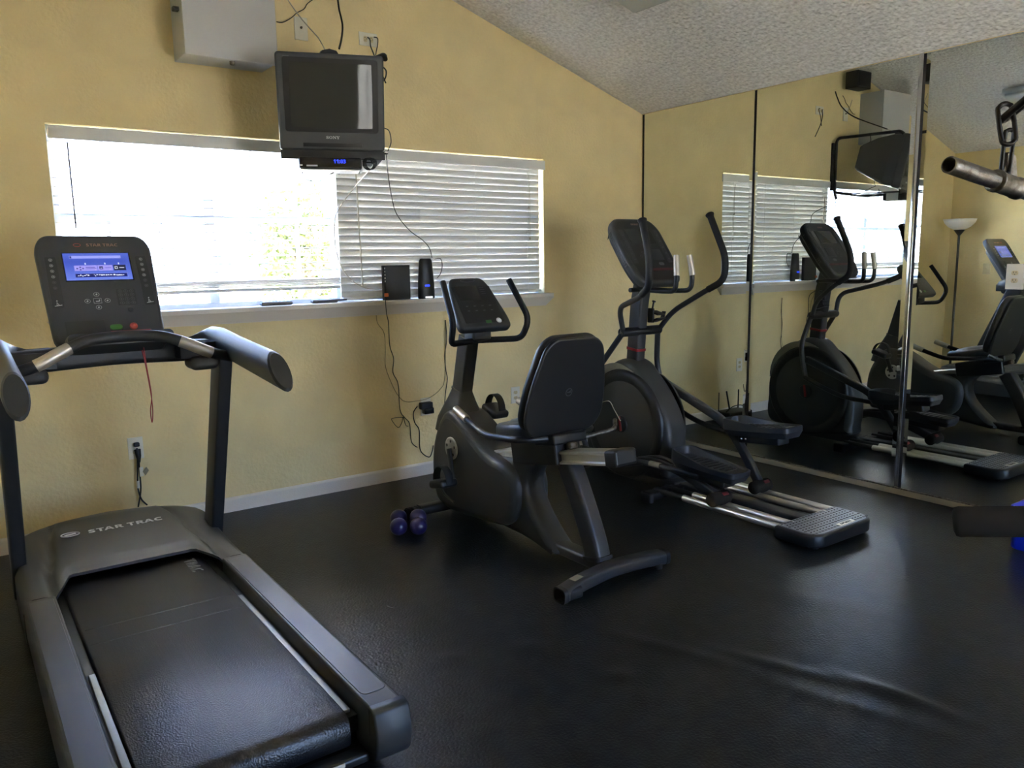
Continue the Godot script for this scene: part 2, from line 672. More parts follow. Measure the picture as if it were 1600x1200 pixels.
	struct("ground_rear", M.gravel, "grey gravel beyond the sliding door")

func build_window() -> void:
	org = Vector3((WX0 + WX1) / 2, WY0, -0.09)
	beg()
	var zc := -0.10
	var w := WX1 - WX0
	for s in [WX0 + 0.018, WX1 - 0.018, (WX0 + WX1) / 2]:
		rbox(Vector3(s, (WY0 + WY1) / 2, zc), Vector3(0.036 if s != (WX0 + WX1) / 2 else 0.07, WY1 - WY0, 0.06), 0.003)
	for s in [WY0 + 0.03, WY1 - 0.02]:
		rbox(Vector3((WX0 + WX1) / 2, s, zc), Vector3(w, 0.05, 0.058), 0.003)
	var win := struct("window_1", M.vinyl, "wide white vinyl window with grid bars")
	for k in 2:
		var x0 := WX0 + w / 2 * k
		beg()
		rbox(Vector3(x0 + w / 4, (WY0 + WY1) / 2, zc), Vector3(0.055, WY1 - WY0 - 0.06, 0.05), 0.003)
		part("mullion", M.vinyl, win)
		beg()
		rbox(Vector3(x0 + w / 4, 1.672, zc + 0.004), Vector3(w / 2 - 0.06, 0.03, 0.045), 0.003)
		part("check_rail", M.vinyl, win)
		for i in [1, 2, 4, 5]:
			beg()
			rbox(Vector3(x0 + w / 12 * i, (WY0 + WY1) / 2, zc), Vector3(0.018, WY1 - WY0 - 0.06, 0.016))
			part("grid_bar", M.vinyl, win)
		for i in 2:
			beg()
			rbox(Vector3(x0 + w / 8 + w / 4 * i, (WY0 + WY1) / 2, zc - 0.005), Vector3(w / 4 - 0.04, WY1 - WY0 - 0.06, 0.004))
			part("pane", M.tinted, win)
	# sill board and apron, mitred at the end
	beg()
	extr(rpoly([Vector2(-0.14, 1.15), Vector2(0.062, 1.15), Vector2(0.066, 1.178), Vector2(-0.14, 1.178)], [0, 0.004, 0.006, 0], 3), Vector3(WX0 - 0.045, 0, 0), Vector3(0, 0, 1), Vector3.UP, Vector3.RIGHT, w + 0.08)
	part("sill", M.trim, win)
	beg()
	var ap := []
	for q in [[0.0, 1.15, 0.052], [0.0, 1.094, 0.018], [0.0, 1.088, 0.016]]:
		var e: float = 0.03 + (q[1] - 1.088) * 0.8
		ap.append(PackedVector3Array([Vector3(WX0 - e, q[1], 0.0), Vector3(WX0 - e, q[1], q[2]), Vector3(WX1 + e - 0.03, q[1], q[2]), Vector3(WX1 + e - 0.03, q[1], 0.0)]))
	grid(ap, true, false)
	cap(ap[2])
	part("apron", M.trim, win)

func build_blinds() -> void:
	var mid := -2.524
	# one slat, 50 mm wide, slightly crowned, shared by both blinds
	for k in 2:
		var x0: float = WX0 + 0.012 if k == 0 else mid + 0.008
		var x1: float = mid - 0.004 if k == 0 else WX1 - 0.022
		var lab := "white slatted blind hanging open and drawn most of the way down" if k == 0 else "white slatted blind with its slats tilted shut beside the router"
		var t := thing("window_blind", lab, "blind", Vector3((x0 + x1) / 2, WY0 + 0.03, -0.03), "window blinds")
		beg()
		var prof := PackedVector2Array([Vector2(-0.025, -0.0015), Vector2(0, 0.001), Vector2(0.025, -0.0015), Vector2(0.025, 0.0012), Vector2(0, 0.0038), Vector2(-0.025, 0.0012)])
		sweep(PackedVector3Array([org - Vector3((x1 - x0) / 2, 0, 0), org + Vector3((x1 - x0) / 2, 0, 0)]), prof)
		var first := part("slat", M.blind, t)
		var mesh := first.mesh
		t.remove_child(first)
		first.free()
		var n := 0
		if k == 0:
			var y := 2.03
			while y > 1.37:
				share("slat", mesh, M.blind, t, Transform3D(turned(4.0), Vector3(0, y - org.y, 0)))
				y -= 0.0435
			for i in 5:
				share("slat", mesh, M.blind, t, Transform3D(turned(3.0 + i), Vector3(0.003 * (i % 2), 1.292 + i * 0.0085 - org.y, 0.002 * i)))
		else:
			var y := 2.026
			while y > 1.21:
				share("slat", mesh, M.blind, t, Transform3D(turned(-81.0 + 0.8 * sin(n * 2.3)), Vector3(0, y - org.y, 0)))
				y -= 0.0425
				n += 1
		beg()
		rbox(Vector3((x0 + x1) / 2, 2.073, -0.03), Vector3(x1 - x0, 0.04, 0.05), 0.003)
		part("head_rail", M.blind, t)
		beg()
		rbox(Vector3((x0 + x1) / 2 + (0.0 if k == 0 else 0.017), 2.0735, 0.004), Vector3(x1 - x0 + (0.004 if k == 0 else 0.03), 0.062, 0.012), 0.003)
		part("valance", M.blind, t)
		var yb: float = 1.272 if k == 0 else 1.197
		beg()
		rbox(Vector3((x0 + x1) / 2, yb, -0.03), Vector3(x1 - x0, 0.018, 0.05), 0.005)
		part("bottom_rail", M.blind, t)
		for i in 4:
			var lx := lerpf(x0 + 0.12, x1 - 0.12, i / 3.0)
			for s in [-0.026, 0.026]:
				beg()
				tube(PackedVector3Array([Vector3(lx, 2.05, -0.03 + s), Vector3(lx, yb, -0.03 + s)]), 0.0011, 5)
				part("ladder_cord", M.blind, t)
		beg()
		if k == 0:
			tube(PackedVector3Array([px(105, 222, 2, 0.02), px(119, 357, 2, 0.02)]), 0.004, 8)
		else:
			tube(PackedVector3Array([px(556, 270, 2, 0.015), px(567, 446, 2, 0.012)]), 0.004, 8)
		part("tilt_wand", mat(Color(0.46, 0.42, 0.41), 0.4) if k == 0 else M.cord_light, t)
		if k == 1:
			for q in [[824, 268, 826, 322], [826, 268, 828, 370]]:
				beg()
				tube(curve([px(q[0], q[1], 2, 0.012), px((q[0] + q[2]) / 2.0 + 1, (q[1] + q[3]) / 2.0, 2, 0.012), px(q[2], q[3], 2, 0.012)]), 0.0014, 5)
				lathe(px(q[2], q[3], 2, 0.012), Vector3.DOWN, [Vector2(0.001, 0), Vector2(0.006, 0.012), Vector2(0.006, 0.02), Vector2(0.0, 0.022)], 8)
				part("pull_cord", M.cord_light, t)

func build_mirrors() -> void:
	var edges := [[0.030, 1.052], [1.072, 2.150], [2.192, 3.36]]
	var labs := ["tall wall mirror in the room corner beside the window wall", "tall wall mirror in the middle between two others", "tall wall mirror with the power outlet set in it"]
	for k in 3:
		var z0: float = edges[k][0]
		var z1: float = edges[k][1]
		var t := thing("wall_mirror", labs[k], "mirror", Vector3(0, 0.036, (z0 + z1) / 2), "wall mirrors")
		var y0 := 0.036
		var y1 := HC - 0.008
		beg()
		var b := 0.024
		var i := PackedVector3Array([Vector3(0, y0, z0 + b), Vector3(0, y1, z0 + b), Vector3(0, y1, z1 - b), Vector3(0, y0, z1 - b)])
		patch(false)
		tri(i[0], i[1], i[2])
		tri(i[0], i[2], i[3])
		part("glass", M.mirror, t)
		beg()
		grid([PackedVector3Array([Vector3(0.0022, y0, z0), Vector3(0.0022, y1, z0)]), PackedVector3Array([i[0], i[1]])], false, false)
		grid([PackedVector3Array([i[3], i[2]]), PackedVector3Array([Vector3(0.0022, y0, z1), Vector3(0.0022, y1, z1)])], false, false)
		part("bevelled_edge", M.mirror, t)
		beg()
		rbox(Vector3(0.0042, (y0 + y1) / 2, (z0 + z1) / 2), Vector3(0.003, y1 - y0, z1 - z0))
		part("backing", M.dark, t)
		beg()
		rbox(Vector3(0.0035, (y0 + y1) / 2, z0 - 0.009), Vector3(0.003, y1 - y0, 0.018))
		part("dark_seam", M.dark, t)
	# metal strips that hold the panels
	org = Vector3(-0.003, 0.0, 2.166)
	beg()
	rbox(Vector3(-0.001, (0.04 + HC) / 2, 2.166), Vector3(0.010, HC - 0.05, 0.026), 0.002)
	solo("mirror_strip", M.chrome, "shiny metal strip between the mirror panels", "strip", "")
	org = Vector3(-0.003, 0.0, 1.5)
	beg()
	rbox(Vector3(-0.003, 0.018, 1.69), Vector3(0.016, 0.034, 3.36), 0.003)
	struct("trim_1", M.tan, "narrow painted strip under the mirrors")
	org = Vector3(-0.003, 0.0, 1.5)
	beg()
	rbox(Vector3(-0.004, 0.039, 1.69), Vector3(0.009, 0.008, 3.36), 0.002)
	struct("trim_2", M.steel, "metal channel along the foot of the mirrors")
	# power outlet let into the mirror
	var c := (px(1573, 412, 0, 0) + px(1600, 453, 0, 0)) / 2
	var t2 := thing("mirror_outlet", "cream duplex power outlet set in the mirror", "outlet", c)
	beg()
	rbox(c + Vector3(-0.004, 0, 0), Vector3(0.006, 0.13, 0.085), 0.002)
	part("cover_plate", M.plate, t2)
	outlet_face(c + Vector3(-0.007, 0, 0), Basis(Vector3(0, 0, 1), Vector3.UP, Vector3(-1, 0, 0)), t2)

func outlet_face(c: Vector3, b: Basis, parent: Node3D) -> void:
	for s in [-1, 1]:
		beg()
		extr(rpoly([Vector2(-0.017, -0.012), Vector2(0.017, -0.012), Vector2(0.017, 0.012), Vector2(-0.017, 0.012)], 0.011, 3), c + b.y * 0.0195 * s, b.x, b.y, b.z, 0.003, 0.0008, 1)
		var socket := part("socket", M.ivory, parent)
		beg()
		for q in [-0.0065, 0.0065]:
			rbox(c + b.y * (0.0195 * s + 0.003) + b.x * q + b.z * 0.0031, Vector3(0.0022, 0.0085, 0.001), 0.0, b)
		lathe(c + b.y * (0.0195 * s - 0.0075) + b.z * 0.003, b.z, [Vector2(0.0024, 0), Vector2(0.0024, 0.0006), Vector2(0, 0.0006)], 8)
		part("slot", M.dark, socket)

func outlet(at: Vector3, label: String, turn := 0.0) -> Node3D:
	var t := thing("power_outlet", label, "outlet", at, "wall outlets")
	beg()
	var b := turned(0, 0, turn)
	rbox(at + Vector3(0, 0, 0.0025), Vector3(0.076, 0.118, 0.006), 0.002, b)
	part("cover_plate", M.plate, t)
	outlet_face(at + Vector3(0, 0, 0.0055), b, t)
	return t

func build_wall_things() -> void:
	outlet(Vector3(-3.753, 0.45, 0), "white outlet with two black plugs behind the treadmill")
	outlet(Vector3(-1.97, 0.463, 0), "white outlet with a black power adapter under the window")
	outlet(Vector3(-1.235, 0.458, 0), "white outlet with empty sockets beside the bike seat")
	outlet(Vector3(-2.28, 2.737, 0), "white outlet mounted sideways above the television", 90.0)
	# coax plate
	var at := px(470, 45, 2, 0)
	var t := thing("cable_plate", "white wall plate with a cable jack above the television", "wall plate", at)
	beg()
	rbox(at + Vector3(0, 0, 0.0025), Vector3(0.078, 0.125, 0.006), 0.002)
	part("cover_plate", M.plate, t)
	beg()
	lathe(at + Vector3(0, 0.005, 0.005), Vector3(0, 0, 1), [Vector2(0.007, 0), Vector2(0.007, 0.003), Vector2(0.0045, 0.003), Vector2(0.0045, 0.012), Vector2(0, 0.012)], 10)
	part("jack", M.steel, t)
	# switch plate on the side wall
	at = Vector3(XL, 1.235, 0.42)
	t = thing("switch_plate", "ivory switch plate on the side wall near the floor lamp", "switch", at)
	beg()
	rbox(at + Vector3(0.003, 0, 0), Vector3(0.006, 0.118, 0.076), 0.002)
	part("cover_plate", M.ivory, t)
	beg()
	rbox(at + Vector3(0.009, 0, 0), Vector3(0.01, 0.02, 0.009), 0.002, turned(0, 0, 20))
	part("toggle", M.ivory, t)
	# steel cabinet
	var lo := Vector3(-3.405, 2.462, 0)
	var hi := Vector3(-2.93, 2.95, 0.25)
	t = thing("wall_cabinet", "grey metal cabinet with a lock mounted above the window", "cabinet", Vector3((lo.x + hi.x) / 2, lo.y, 0))
	beg()
	rbox((lo + hi) / 2 - Vector3(0, -0.004, 0.012), hi - lo - Vector3(0.012, 0.012, 0.024), 0.004)
	part("body", M.cabinet, t)
	beg()
	rbox(Vector3((lo.x + hi.x) / 2, (lo.y + hi.y) / 2, 0.238), Vector3(hi.x - lo.x, hi.y - lo.y, 0.02), 0.005)
	var dr := part("door", M.cabinet, t)
	beg()
	lathe(Vector3(-3.16, lo.y + 0.004, 0.2), Vector3.DOWN, [Vector2(0.014, 0), Vector2(0.014, 0.016), Vector2(0.009, 0.02), Vector2(0, 0.02)], 14)
	part("lock", M.steel, t)
	beg()
	rbox(Vector3(lo.x - 0.012, 2.69, 0.17), Vector3(0.03, 0.022, 0.03), 0.004)
	part("hinge", M.steel, t)
	# box speaker high on the wall (seen in the mirror)
	t = thing("wall_speaker", "small black box speaker high on the wall beside the cabinet", "speaker", Vector3(-2.72, 2.98, 0))
	beg()
	rbox(Vector3(-2.72, 3.03, 0.105), Vector3(0.22, 0.155, 0.13), 0.008)
	part("body", M.black, t)
	beg()
	rbox(Vector3(-2.72, 3.03, 0.172), Vector3(0.19, 0.125, 0.008), 0.003)
	part("grille", M.dark, t)
	beg()
	rbox(Vector3(-2.72, 3.03, 0.02), Vector3(0.06, 0.06, 0.044), 0.003)
	part("bracket", M.steel, t)
	# plugs and adapters
	t = thing("power_adapter", "black plug-in power adapter in the outlet under the window", "adapter", Vector3(-1.985, 0.455, 0.012))
	beg()
	rbox(Vector3(-1.985, 0.475, 0.034), Vector3(0.085, 0.045, 0.042), 0.006)
	part("body", M.black, t)
	beg()
	rbox(Vector3(-1.972, 0.44, 0.036), Vector3(0.07, 0.04, 0.045), 0.006)
	part("second_block", M.gloss, t)
	t = thing("treadmill_plug", "pair of black plugs in the outlet behind the treadmill", "plug", Vector3(-3.753, 0.45, 0.012))
	beg()
	rbox(Vector3(-3.75, 0.472, 0.02), Vector3(0.028, 0.022, 0.026), 0.005)
	part("plug", M.cord, t)
	beg()
	sweep(PackedVector3Array([Vector3(-3.748, 0.446, 0.02), Vector3(-3.747, 0.41, 0.03), Vector3(-3.746, 0.375, 0.03)]), circle(0.017, 8), Vector3(0, 0, 1), [1.0, 0.8, 0.35])
	part("plug", M.cord, t)
	var cords := [[[214, 700], [217, 715], [218, 735], [220, 760], [219, 775], [216, 792]], [[215, 712], [215, 750], [216, 765], [221, 780], [230, 789]]]
	for c in cords:
		beg()
		var l := []
		for q in c:
			l.append(px(q[0], q[1], 2, 0.03))
		tube(curve(l), 0.0042, 7)
		part("cord", M.cord, t)
	beg()
	rbox(px(221, 737, 2, 0.03), Vector3(0.02, 0.05, 0.012), 0.002)
	rbox(px(216, 757, 2, 0.03), Vector3(0.014, 0.04, 0.012), 0.002)
	part("paper_tag", M.plate, t)
	beg()
	rbox(px(228, 736, 2, 0.034), Vector3(0.035, 0.03, 0.001), 0.0, turned(0, 40, 35))
	part("torn_label", M.tan, t)

func wire(called: String, pts: Array, z: float, r: float, m: Material, label: String, group := "wall cords") -> void:
	var l := []
	for q in pts:
		l.append(px(q[0], q[1], 2, q[2] if q.size() > 2 else z))
	org = l[-1]
	beg()
	tube(curve(l, 5), r, 6)
	solo(called, m, label, "cord", group)

func build_cords() -> void:
	wire("cord", [[588, 492], [590, 505], [600, 520], [602, 545], [602, 570], [608, 590], [620, 615], [632, 627], [648, 627], [670, 622], [688, 608], [695, 590], [696, 530], [696, 500]], 0.012, 0.002, M.cord_tan, "thin tan cable looping down the wall under the window")
	wire("cord", [[602, 466, 0.075], [604, 490, 0.07], [607, 505], [609, 540], [615, 560], [614, 582], [622, 600], [625, 640], [632, 652], [640, 662], [643, 690], [652, 699]], 0.012, 0.003, M.cord_green, "dark green crooked cable hanging below the router")
	wire("cord", [[632, 652], [616, 653], [612, 656], [622, 668], [628, 660], [630, 652], [634, 664], [638, 666]], 0.014, 0.0022, M.cord_green, "knotted loop of dark cable halfway down the wall")
	wire("cord", [[652, 635, 0.03], [646, 645], [648, 660], [655, 672], [656, 700], [662, 710], [671, 714], [675, 706], [677, 696]], 0.012, 0.0036, M.cord, "black adapter cord dropping from the wall outlet to the bike")
	wire("cord", [[696, 500], [698, 530], [695, 555], [697, 580], [699, 592], [696, 615], [694, 640]], 0.014, 0.003, M.cord, "black wavy cable behind the bike handlebar")
	wire("cord", [[450, 0, 0.02], [464, 20, 0.03], [482, 42, 0.05], [498, 60, 0.2], [508, 79, 0.5]], 0.02, 0.0032, M.cord_light, "white cable running down to the top of the television")
	wire("cord", [[432, 34], [442, 35], [455, 28], [464, 20], [475, 14], [480, 6], [488, 0]], 0.012, 0.0026, M.cord, "thin black cable crossing the cable plate")
	wire("cord", [[528, 0, 0.03], [530, 15, 0.05], [535, 38, 0.1], [534, 58, 0.2], [530, 76, 0.45]], 0.02, 0.0055, M.cord, "thick black cable falling to the television top")
	wire("cord", [[574, 58, 0.025], [578, 62, 0.03], [579, 72, 0.035], [583, 82, 0.04], [590, 100, 0.04], [603, 130, 0.03]], 0.02, 0.004, M.cord, "black power cord hanging from the sideways outlet")
	wire("cord", [[584, 58, 0.025], [590, 60, 0.03], [590, 70, 0.035], [588, 80, 0.04], [585, 100, 0.04]], 0.02, 0.0032, M.cord, "second black cord hanging from the sideways outlet")
	wire("cord", [[603, 236, 0.5], [606, 270, 0.3], [612, 308, 0.06], [620, 335, 0.04], [640, 360, 0.03], [660, 375, 0.03], [671, 388, 0.03], [675, 403, 0.03]], 0.03, 0.0028, M.cord, "dark cable sagging from the television to the round modem")
	wire("cord", [[588, 250, 0.5], [578, 265, 0.4], [556, 290, 0.1], [532, 322, 0.05], [523, 345, 0.04], [524, 385, 0.04], [535, 420, 0.04], [556, 443, 0.04], [580, 452, 0.04], [597, 451, 0.04]], 0.04, 0.0032, M.cord_light, "white cable looping across the blind to the router")
	wire("cord", [[600, 200, 0.5], [608, 205, 0.5], [611, 222, 0.5], [606, 236, 0.5]], 0.5, 0.0028, M.cord, "thin cord curling beside the television tray")
	wire("cord", [[472, 268, 0.5], [476, 278, 0.5], [490, 284, 0.5], [500, 283, 0.5], [515, 273, 0.5], [526, 267, 0.5]], 0.5, 0.0026, M.cord, "black cable loop under the cable box")
	wire("cord", [[592, 242, 0.5], [588, 252, 0.5], [574, 254, 0.5], [563, 250, 0.48]], 0.5, 0.0034, M.cord, "black coax cable entering the cable box")
	wire("cord", [[679, 405, 0.03], [688, 404, 0.03], [691, 415, 0.03], [688, 428, 0.03], [683, 434, 0.03]], 0.03, 0.0026, M.cord, "black cable curling behind the round modem")

# ---------------------------------------------------------------- treadmill
func screen_material() -> StandardMaterial3D:
	var im := Image.create(256, 128, false, Image.FORMAT_RGB8)
	for y in 128:
		for x in 256:
			var t := absf(y / 128.0 - 0.3) * 1.2
			im.set_pixel(x, y, Color(0.24, 0.31, 0.68).lerp(Color(0.42, 0.50, 0.84), clampf(t, 0, 1)))
	im.fill_rect(Rect2i(24, 12, 200, 13), Color(0.55, 0.58, 0.88))
	im.fill_rect(Rect2i(26, 14, 6, 9), Color(0.10, 0.12, 0.35))
	im.fill_rect(Rect2i(36, 58, 88, 26), Color(0.58, 0.55, 0.86))
	im.fill_rect(Rect2i(126, 58, 58, 26), Color(0.58, 0.55, 0.86))
	im.fill_rect(Rect2i(188, 58, 48, 26), Color(0.12, 0.13, 0.22))
	for q in [[44, 70], [56, 64], [56, 76], [66, 70]]:
		im.fill_rect(Rect2i(q[0], q[1], 6, 5), Color(0.2, 0.2, 0.4))
	im.fill_rect(Rect2i(132, 64, 14, 13), Color(0.1, 0.1, 0.3))
	im.fill_rect(Rect2i(135, 70, 8, 4), Color(0.7, 0.7, 0.95))
	im.fill_rect(Rect2i(80, 66, 36, 3), Color(0.3, 0.28, 0.6))
	im.fill_rect(Rect2i(80, 73, 40, 2), Color(0.3, 0.28, 0.6))
	im.fill_rect(Rect2i(152, 69, 26, 3), Color(0.4, 0.38, 0.7))
	im.fill_rect(Rect2i(192, 64, 12, 13), Color(0.75, 0.78, 0.85))
	im.fill_rect(Rect2i(195, 67, 6, 7), Color(0.12, 0.13, 0.22))
	im.fill_rect(Rect2i(210, 69, 20, 4), Color(0.7, 0.72, 0.8))
	for q in [78, 154, 208]:
		im.fill_rect(Rect2i(q, 46, 5, 9), Color(0.75, 0.78, 0.95))
	im.fill_rect(Rect2i(36, 98, 200, 16), Color(0.09, 0.11, 0.36))
	var r := RandomNumberGenerator.new()
	r.seed = 12
	var x := 44
	while x < 226:
		var w := r.randi_range(2, 7)
		if x < 84 or x > 104:
			im.fill_rect(Rect2i(x, 103 + r.randi_range(-2, 2), w, r.randi_range(3, 7)), Color(0.86, 0.88, 0.97))
		x += w + r.randi_range(1, 3)
	var t := ImageTexture.create_from_image(im)
	var m := StandardMaterial3D.new()
	m.albedo_color = Color(0.03, 0.03, 0.05)
	m.roughness = 0.25
	m.emission_enabled = true
	m.emission_texture = t
	m.emission_operator = BaseMaterial3D.EMISSION_OP_MULTIPLY
	m.emission = Color.WHITE
	m.emission_energy_multiplier = 0.115
	return m

func quad_uv(c: Vector3, u: Vector3, v: Vector3) -> Mesh:
	var s := SurfaceTool.new()
	s.begin(Mesh.PRIMITIVE_TRIANGLES)
	s.set_normal(u.cross(v).normalized())
	var p := [c - u + v, c + u + v, c + u - v, c - u - v]
	var t := [Vector2(0, 0), Vector2(1, 0), Vector2(1, 1), Vector2(0, 1)]
	for i in [0, 1, 2, 0, 2, 3]:
		s.set_uv(t[i])
		s.add_vertex(p[i] - org)
	return s.commit()

func oval_ring(c: Vector3, u: Vector3, v: Vector3, n: Vector3, w: float, h: float, th := 0.0012) -> void:
	var l := PackedVector3Array()
	for i in 21:
		var a := TAU * i / 20.0
		l.append(c + u * cos(a) * w + v * sin(a) * h)
	sweep(l, circle(th, 5), n, [], false)

func build_treadmill() -> void:
	var X := -3.99
	var t := thing("treadmill", "grey treadmill with a lit blue console screen below the window", "treadmill", Vector3(X, 0, 1.6))
	# frame under the deck
	beg()
	rbox(Vector3(X, 0.105, 1.65), Vector3(0.74, 0.09, 1.96), 0.02)
	part("frame", M.dark, t)
	for s in [-1, 1]:
		beg()
		lathe(Vector3(X + s * 0.36, 0.045, 2.55), Vector3(1, 0, 0), [Vector2(0, -0.02), Vector2(0.045, -0.02), Vector2(0.045, 0.02), Vector2(0, 0.02)], 16)
		part("wheel", M.rubber, t)
		beg()
		lathe(Vector3(X + s * 0.34, 0.0, 0.62), Vector3.UP, [Vector2(0, 0), Vector2(0.03, 0), Vector2(0.03, 0.07), Vector2(0, 0.07)], 14)
		part("foot", M.rubber, t)
	# running belt round its rollers
	beg()
	var prof := rpoly([Vector2(1.05, 0.188), Vector2(2.69, 0.188), Vector2(2.69, 0.085), Vector2(1.05, 0.085)], [0.0, 0.05, 0.05, 0.0], 6)
	extr(prof, Vector3(X - 0.262, 0, 0), Vector3(0, 0, 1), Vector3.UP, Vector3.RIGHT, 0.524, 0.004, 2)
	var belt := part("running_belt", M.belt, t)
	letters("TRAC", 0.045, M.dim_print, belt, Vector3(X + 0.205, 0.1885, 1.25), Vector3(0, 0, 1), Vector3(1, 0, 0), "lettering", 1.1)
	beg()
	for q in [1.65, 1.78]:
		rbox(Vector3(X, 0.1883, q), Vector3(0.5, 0.0008, 0.0025))
	part("seam", M.pad, belt)
	# silver deck edges, black gap, side rails with inlaid pads
	for s in [-1, 1]:
		beg()
		rbox(Vector3(X + s * 0.2755, 0.172, 2.14 if s > 0 else 2.3), Vector3(0.02, 0.012, 0.98 if s > 0 else 0.66), 0.002)
		part("deck_edge", M.deck_edge, t)
		beg()
		rbox(Vector3(X + s * 0.281, 0.14, 1.9), Vector3(0.036, 0.05, 1.5), 0.002)
		part("deck_side", M.plastic, t)
		beg()
		var rail := rpoly([Vector2(-0.052, 0.0), Vector2(0.052, 0.0), Vector2(0.052, 0.125), Vector2(0.046, 0.147), Vector2(-0.048, 0.147), Vector2(-0.052, 0.14)], [0.01, 0.01, 0.02, 0.012, 0.004, 0.004], 3)
		if s < 0:
			for i in rail.size():
				rail[i].x = -rail[i].x
			rail.reverse()
		extr(rail, Vector3(X + s * 0.353, 0.073, 1.335), Vector3.RIGHT, Vector3.UP, Vector3(0, 0, 1), 1.385)
		var r := part("side_rail", M.gray, t)
		beg()
		var pad := rpoly([Vector2(-0.041, 1.36), Vector2(0.036, 1.36), Vector2(0.036, 2.66), Vector2(-0.041, 2.66)], [0.004, 0.004, 0.025, 0.025], 4)
		if s < 0:
			for i in pad.size():
				pad[i].x = -pad[i].x
		extr(pad, Vector3(X + s * 0.353, 0.2185, 0), Vector3.RIGHT, Vector3(0, 0, 1), Vector3.UP, 0.0035, 0.001, 1)
		part("foot_pad", M.pad, r)
		beg()
		extr(rpoly([Vector2(2.722, 0.222), Vector2(2.755, 0.216), Vector2(2.775, 0.15), Vector2(2.76, 0.075), Vector2(2.70, 0.045), Vector2(2.66, 0.05), Vector2(2.722, 0.12)], [0.0, 0.012, 0.05, 0.03, 0.02, 0.01, 0.0], 4), Vector3(X + s * 0.353 - 0.054, 0, 0), Vector3(0, 0, 1), Vector3.UP, Vector3.RIGHT, 0.108, 0.006, 2)
		part("end_cap", M.plastic, t)
	beg()
	rbox(Vector3(X, 0.075, 2.70), Vector3(0.60, 0.03, 0.05), 0.01)
	part("rear_bar", M.black, t)
	beg()
	rbox(Vector3(X + 0.20, 0.082, 2.7275), Vector3(0.045, 0.012, 0.002), 0.0)
	part("rating_plate", M.plate, t)
	# motor hood, a moulded shell
	beg()
	var nx := 49
	var nz := 26
	var rows := []
	for j in nz:
		var row := PackedVector3Array()
		var v := float(j) / (nz - 1)
		for i in nx:
			var u := float(i) / (nx - 1) * 2.0 - 1.0
			var a := absf(u)
			var zf := 0.455 + 0.06 * pow(a, 2.0) + 0.20 * pow(a, 8.0)
			var zr := 1.155 + 0.18 * smoothstep(0.55, 0.72, a)
			var zz := lerpf(zf, zr, v)
			var hw := 0.408 - 0.05 * smoothstep(0.75, 0.45, zz)
			var h := 0.222 + 0.05 * (1.0 - smoothstep(0.6, 1.28, zz)) * (1.0 - 0.25 * a)
			# raised centre panel whose sides flare towards the belt
			var edge := 0.62 + 0.10 * smoothstep(0.85, 1.2, zz) - 0.03 * smoothstep(0.8, 0.6, zz)
			var fr := smoothstep(0.53, 0.60, zz)
			h += 0.016 * smoothstep(edge + 0.05, edge - 0.05, a) * fr
			h -= 0.020 * exp(-pow((a - edge - 0.03) / 0.028, 2.0)) * fr
			h -= 0.10 * pow(1.0 - smoothstep(0.0, 0.10, v), 2.0)
			h -= 0.05 * pow(smoothstep(0.93, 1.0, a), 2.0)
			h -= 0.016 * smoothstep(0.90, 1.0, v) * smoothstep(0.75, 0.5, a)
			row.append(Vector3(X + u * hw, h, zz))
		rows.append(row)
	grid(rows)
	var skirt := []
	for lvl in [1.0, 0.0]:
		var row := PackedVector3Array()
		for i in nx:
			row.append(rows[0][i])
		for j in nz:
			row.append(rows[j][nx - 1])
		for i in nx:
			row.append(rows[nz - 1][nx - 1 - i])
		for j in nz:
			row.append(rows[nz - 1 - j][0])
		if lvl == 0.0:
			for i in row.size():
				row[i].y = 0.06 if i < nx + nz or i >= nx * 2 + nz else row[i].y - 0.012
		skirt.append(row)
	grid(skirt, true)
	var hood := part("motor_hood", M.gray, t)
	var lr := (px(255, 824, 1, 0.285) - px(160, 843, 1, 0.285)).normalized()
	var hc := Vector3(X + 0.035, 0.2775, 0.80)
	letters("STAR TRAC", 0.036, M.printed, hood, hc, Vector3.RIGHT, Vector3(0, 0.10, -1), "lettering", 1.25)
	beg()
	oval_ring(Vector3(X - 0.185, 0.280, 0.80), Vector3.RIGHT, Vector3(0, 0.07, -1), Vector3.UP, 0.036, 0.022, 0.0022)
	rbox(Vector3(X - 0.185, 0.280, 0.80), Vector3(0.045, 0.002, 0.012), 0.0009, turned(4, 12))
	part("emblem", M.printed, hood)
	# uprights
	for s in [-1, 1]:
		beg()
		sweep(PackedVector3Array([Vector3(X + s * 0.388, 0.10, 0.84), Vector3(X + s * 0.388, 1.09, 1.248)]), rrect(0.054, 0.125, 0.012, 3), Vector3(0, 0.4, 1).cross(Vector3.RIGHT).cross(Vector3(0, 0.99, 0.408)) * 0.0 + Vector3(0, -0.38, 0.92))
		part("upright", M.powder, t)
		# side handlebars with slanted ends
		beg()
		var hb := []
		var el := circle(0.036, 20, 0.056)
		for q in [[1.045, 1.085, 0.45, 0.10], [1.06, 1.095, 0.55, 0.06], [1.09, 1.107, 0.72, 0.025], [1.14, 1.113, 0.9, 0.006], [1.24, 1.108, 1.0], [1.5, 1.086, 1.0], [1.86, 1.056, 1.0]]:
			var row := PackedVector3Array()
			for e in el:
				var slant: float = 0.09 * (-e.y / 0.056 + 0.2) if q[0] > 1.8 else 0.0
				var inward: float = q[3] if q.size() > 3 else 0.0
				row.append(Vector3(X + s * (0.388 - inward) + e.x * q[2], q[1] + e.y * q[2] - slant * 0.09, q[0] + slant * 0.75 + 0.05 * float(q[0] > 1.8)))
			hb.append(row)
		grid(hb, true)
		cap(hb[0])
		var h := part("handlebar", M.plastic, t)
		beg()
		var rim := PackedVector3Array()
		var rim2 := PackedVector3Array()
		var cc := Vector3.ZERO
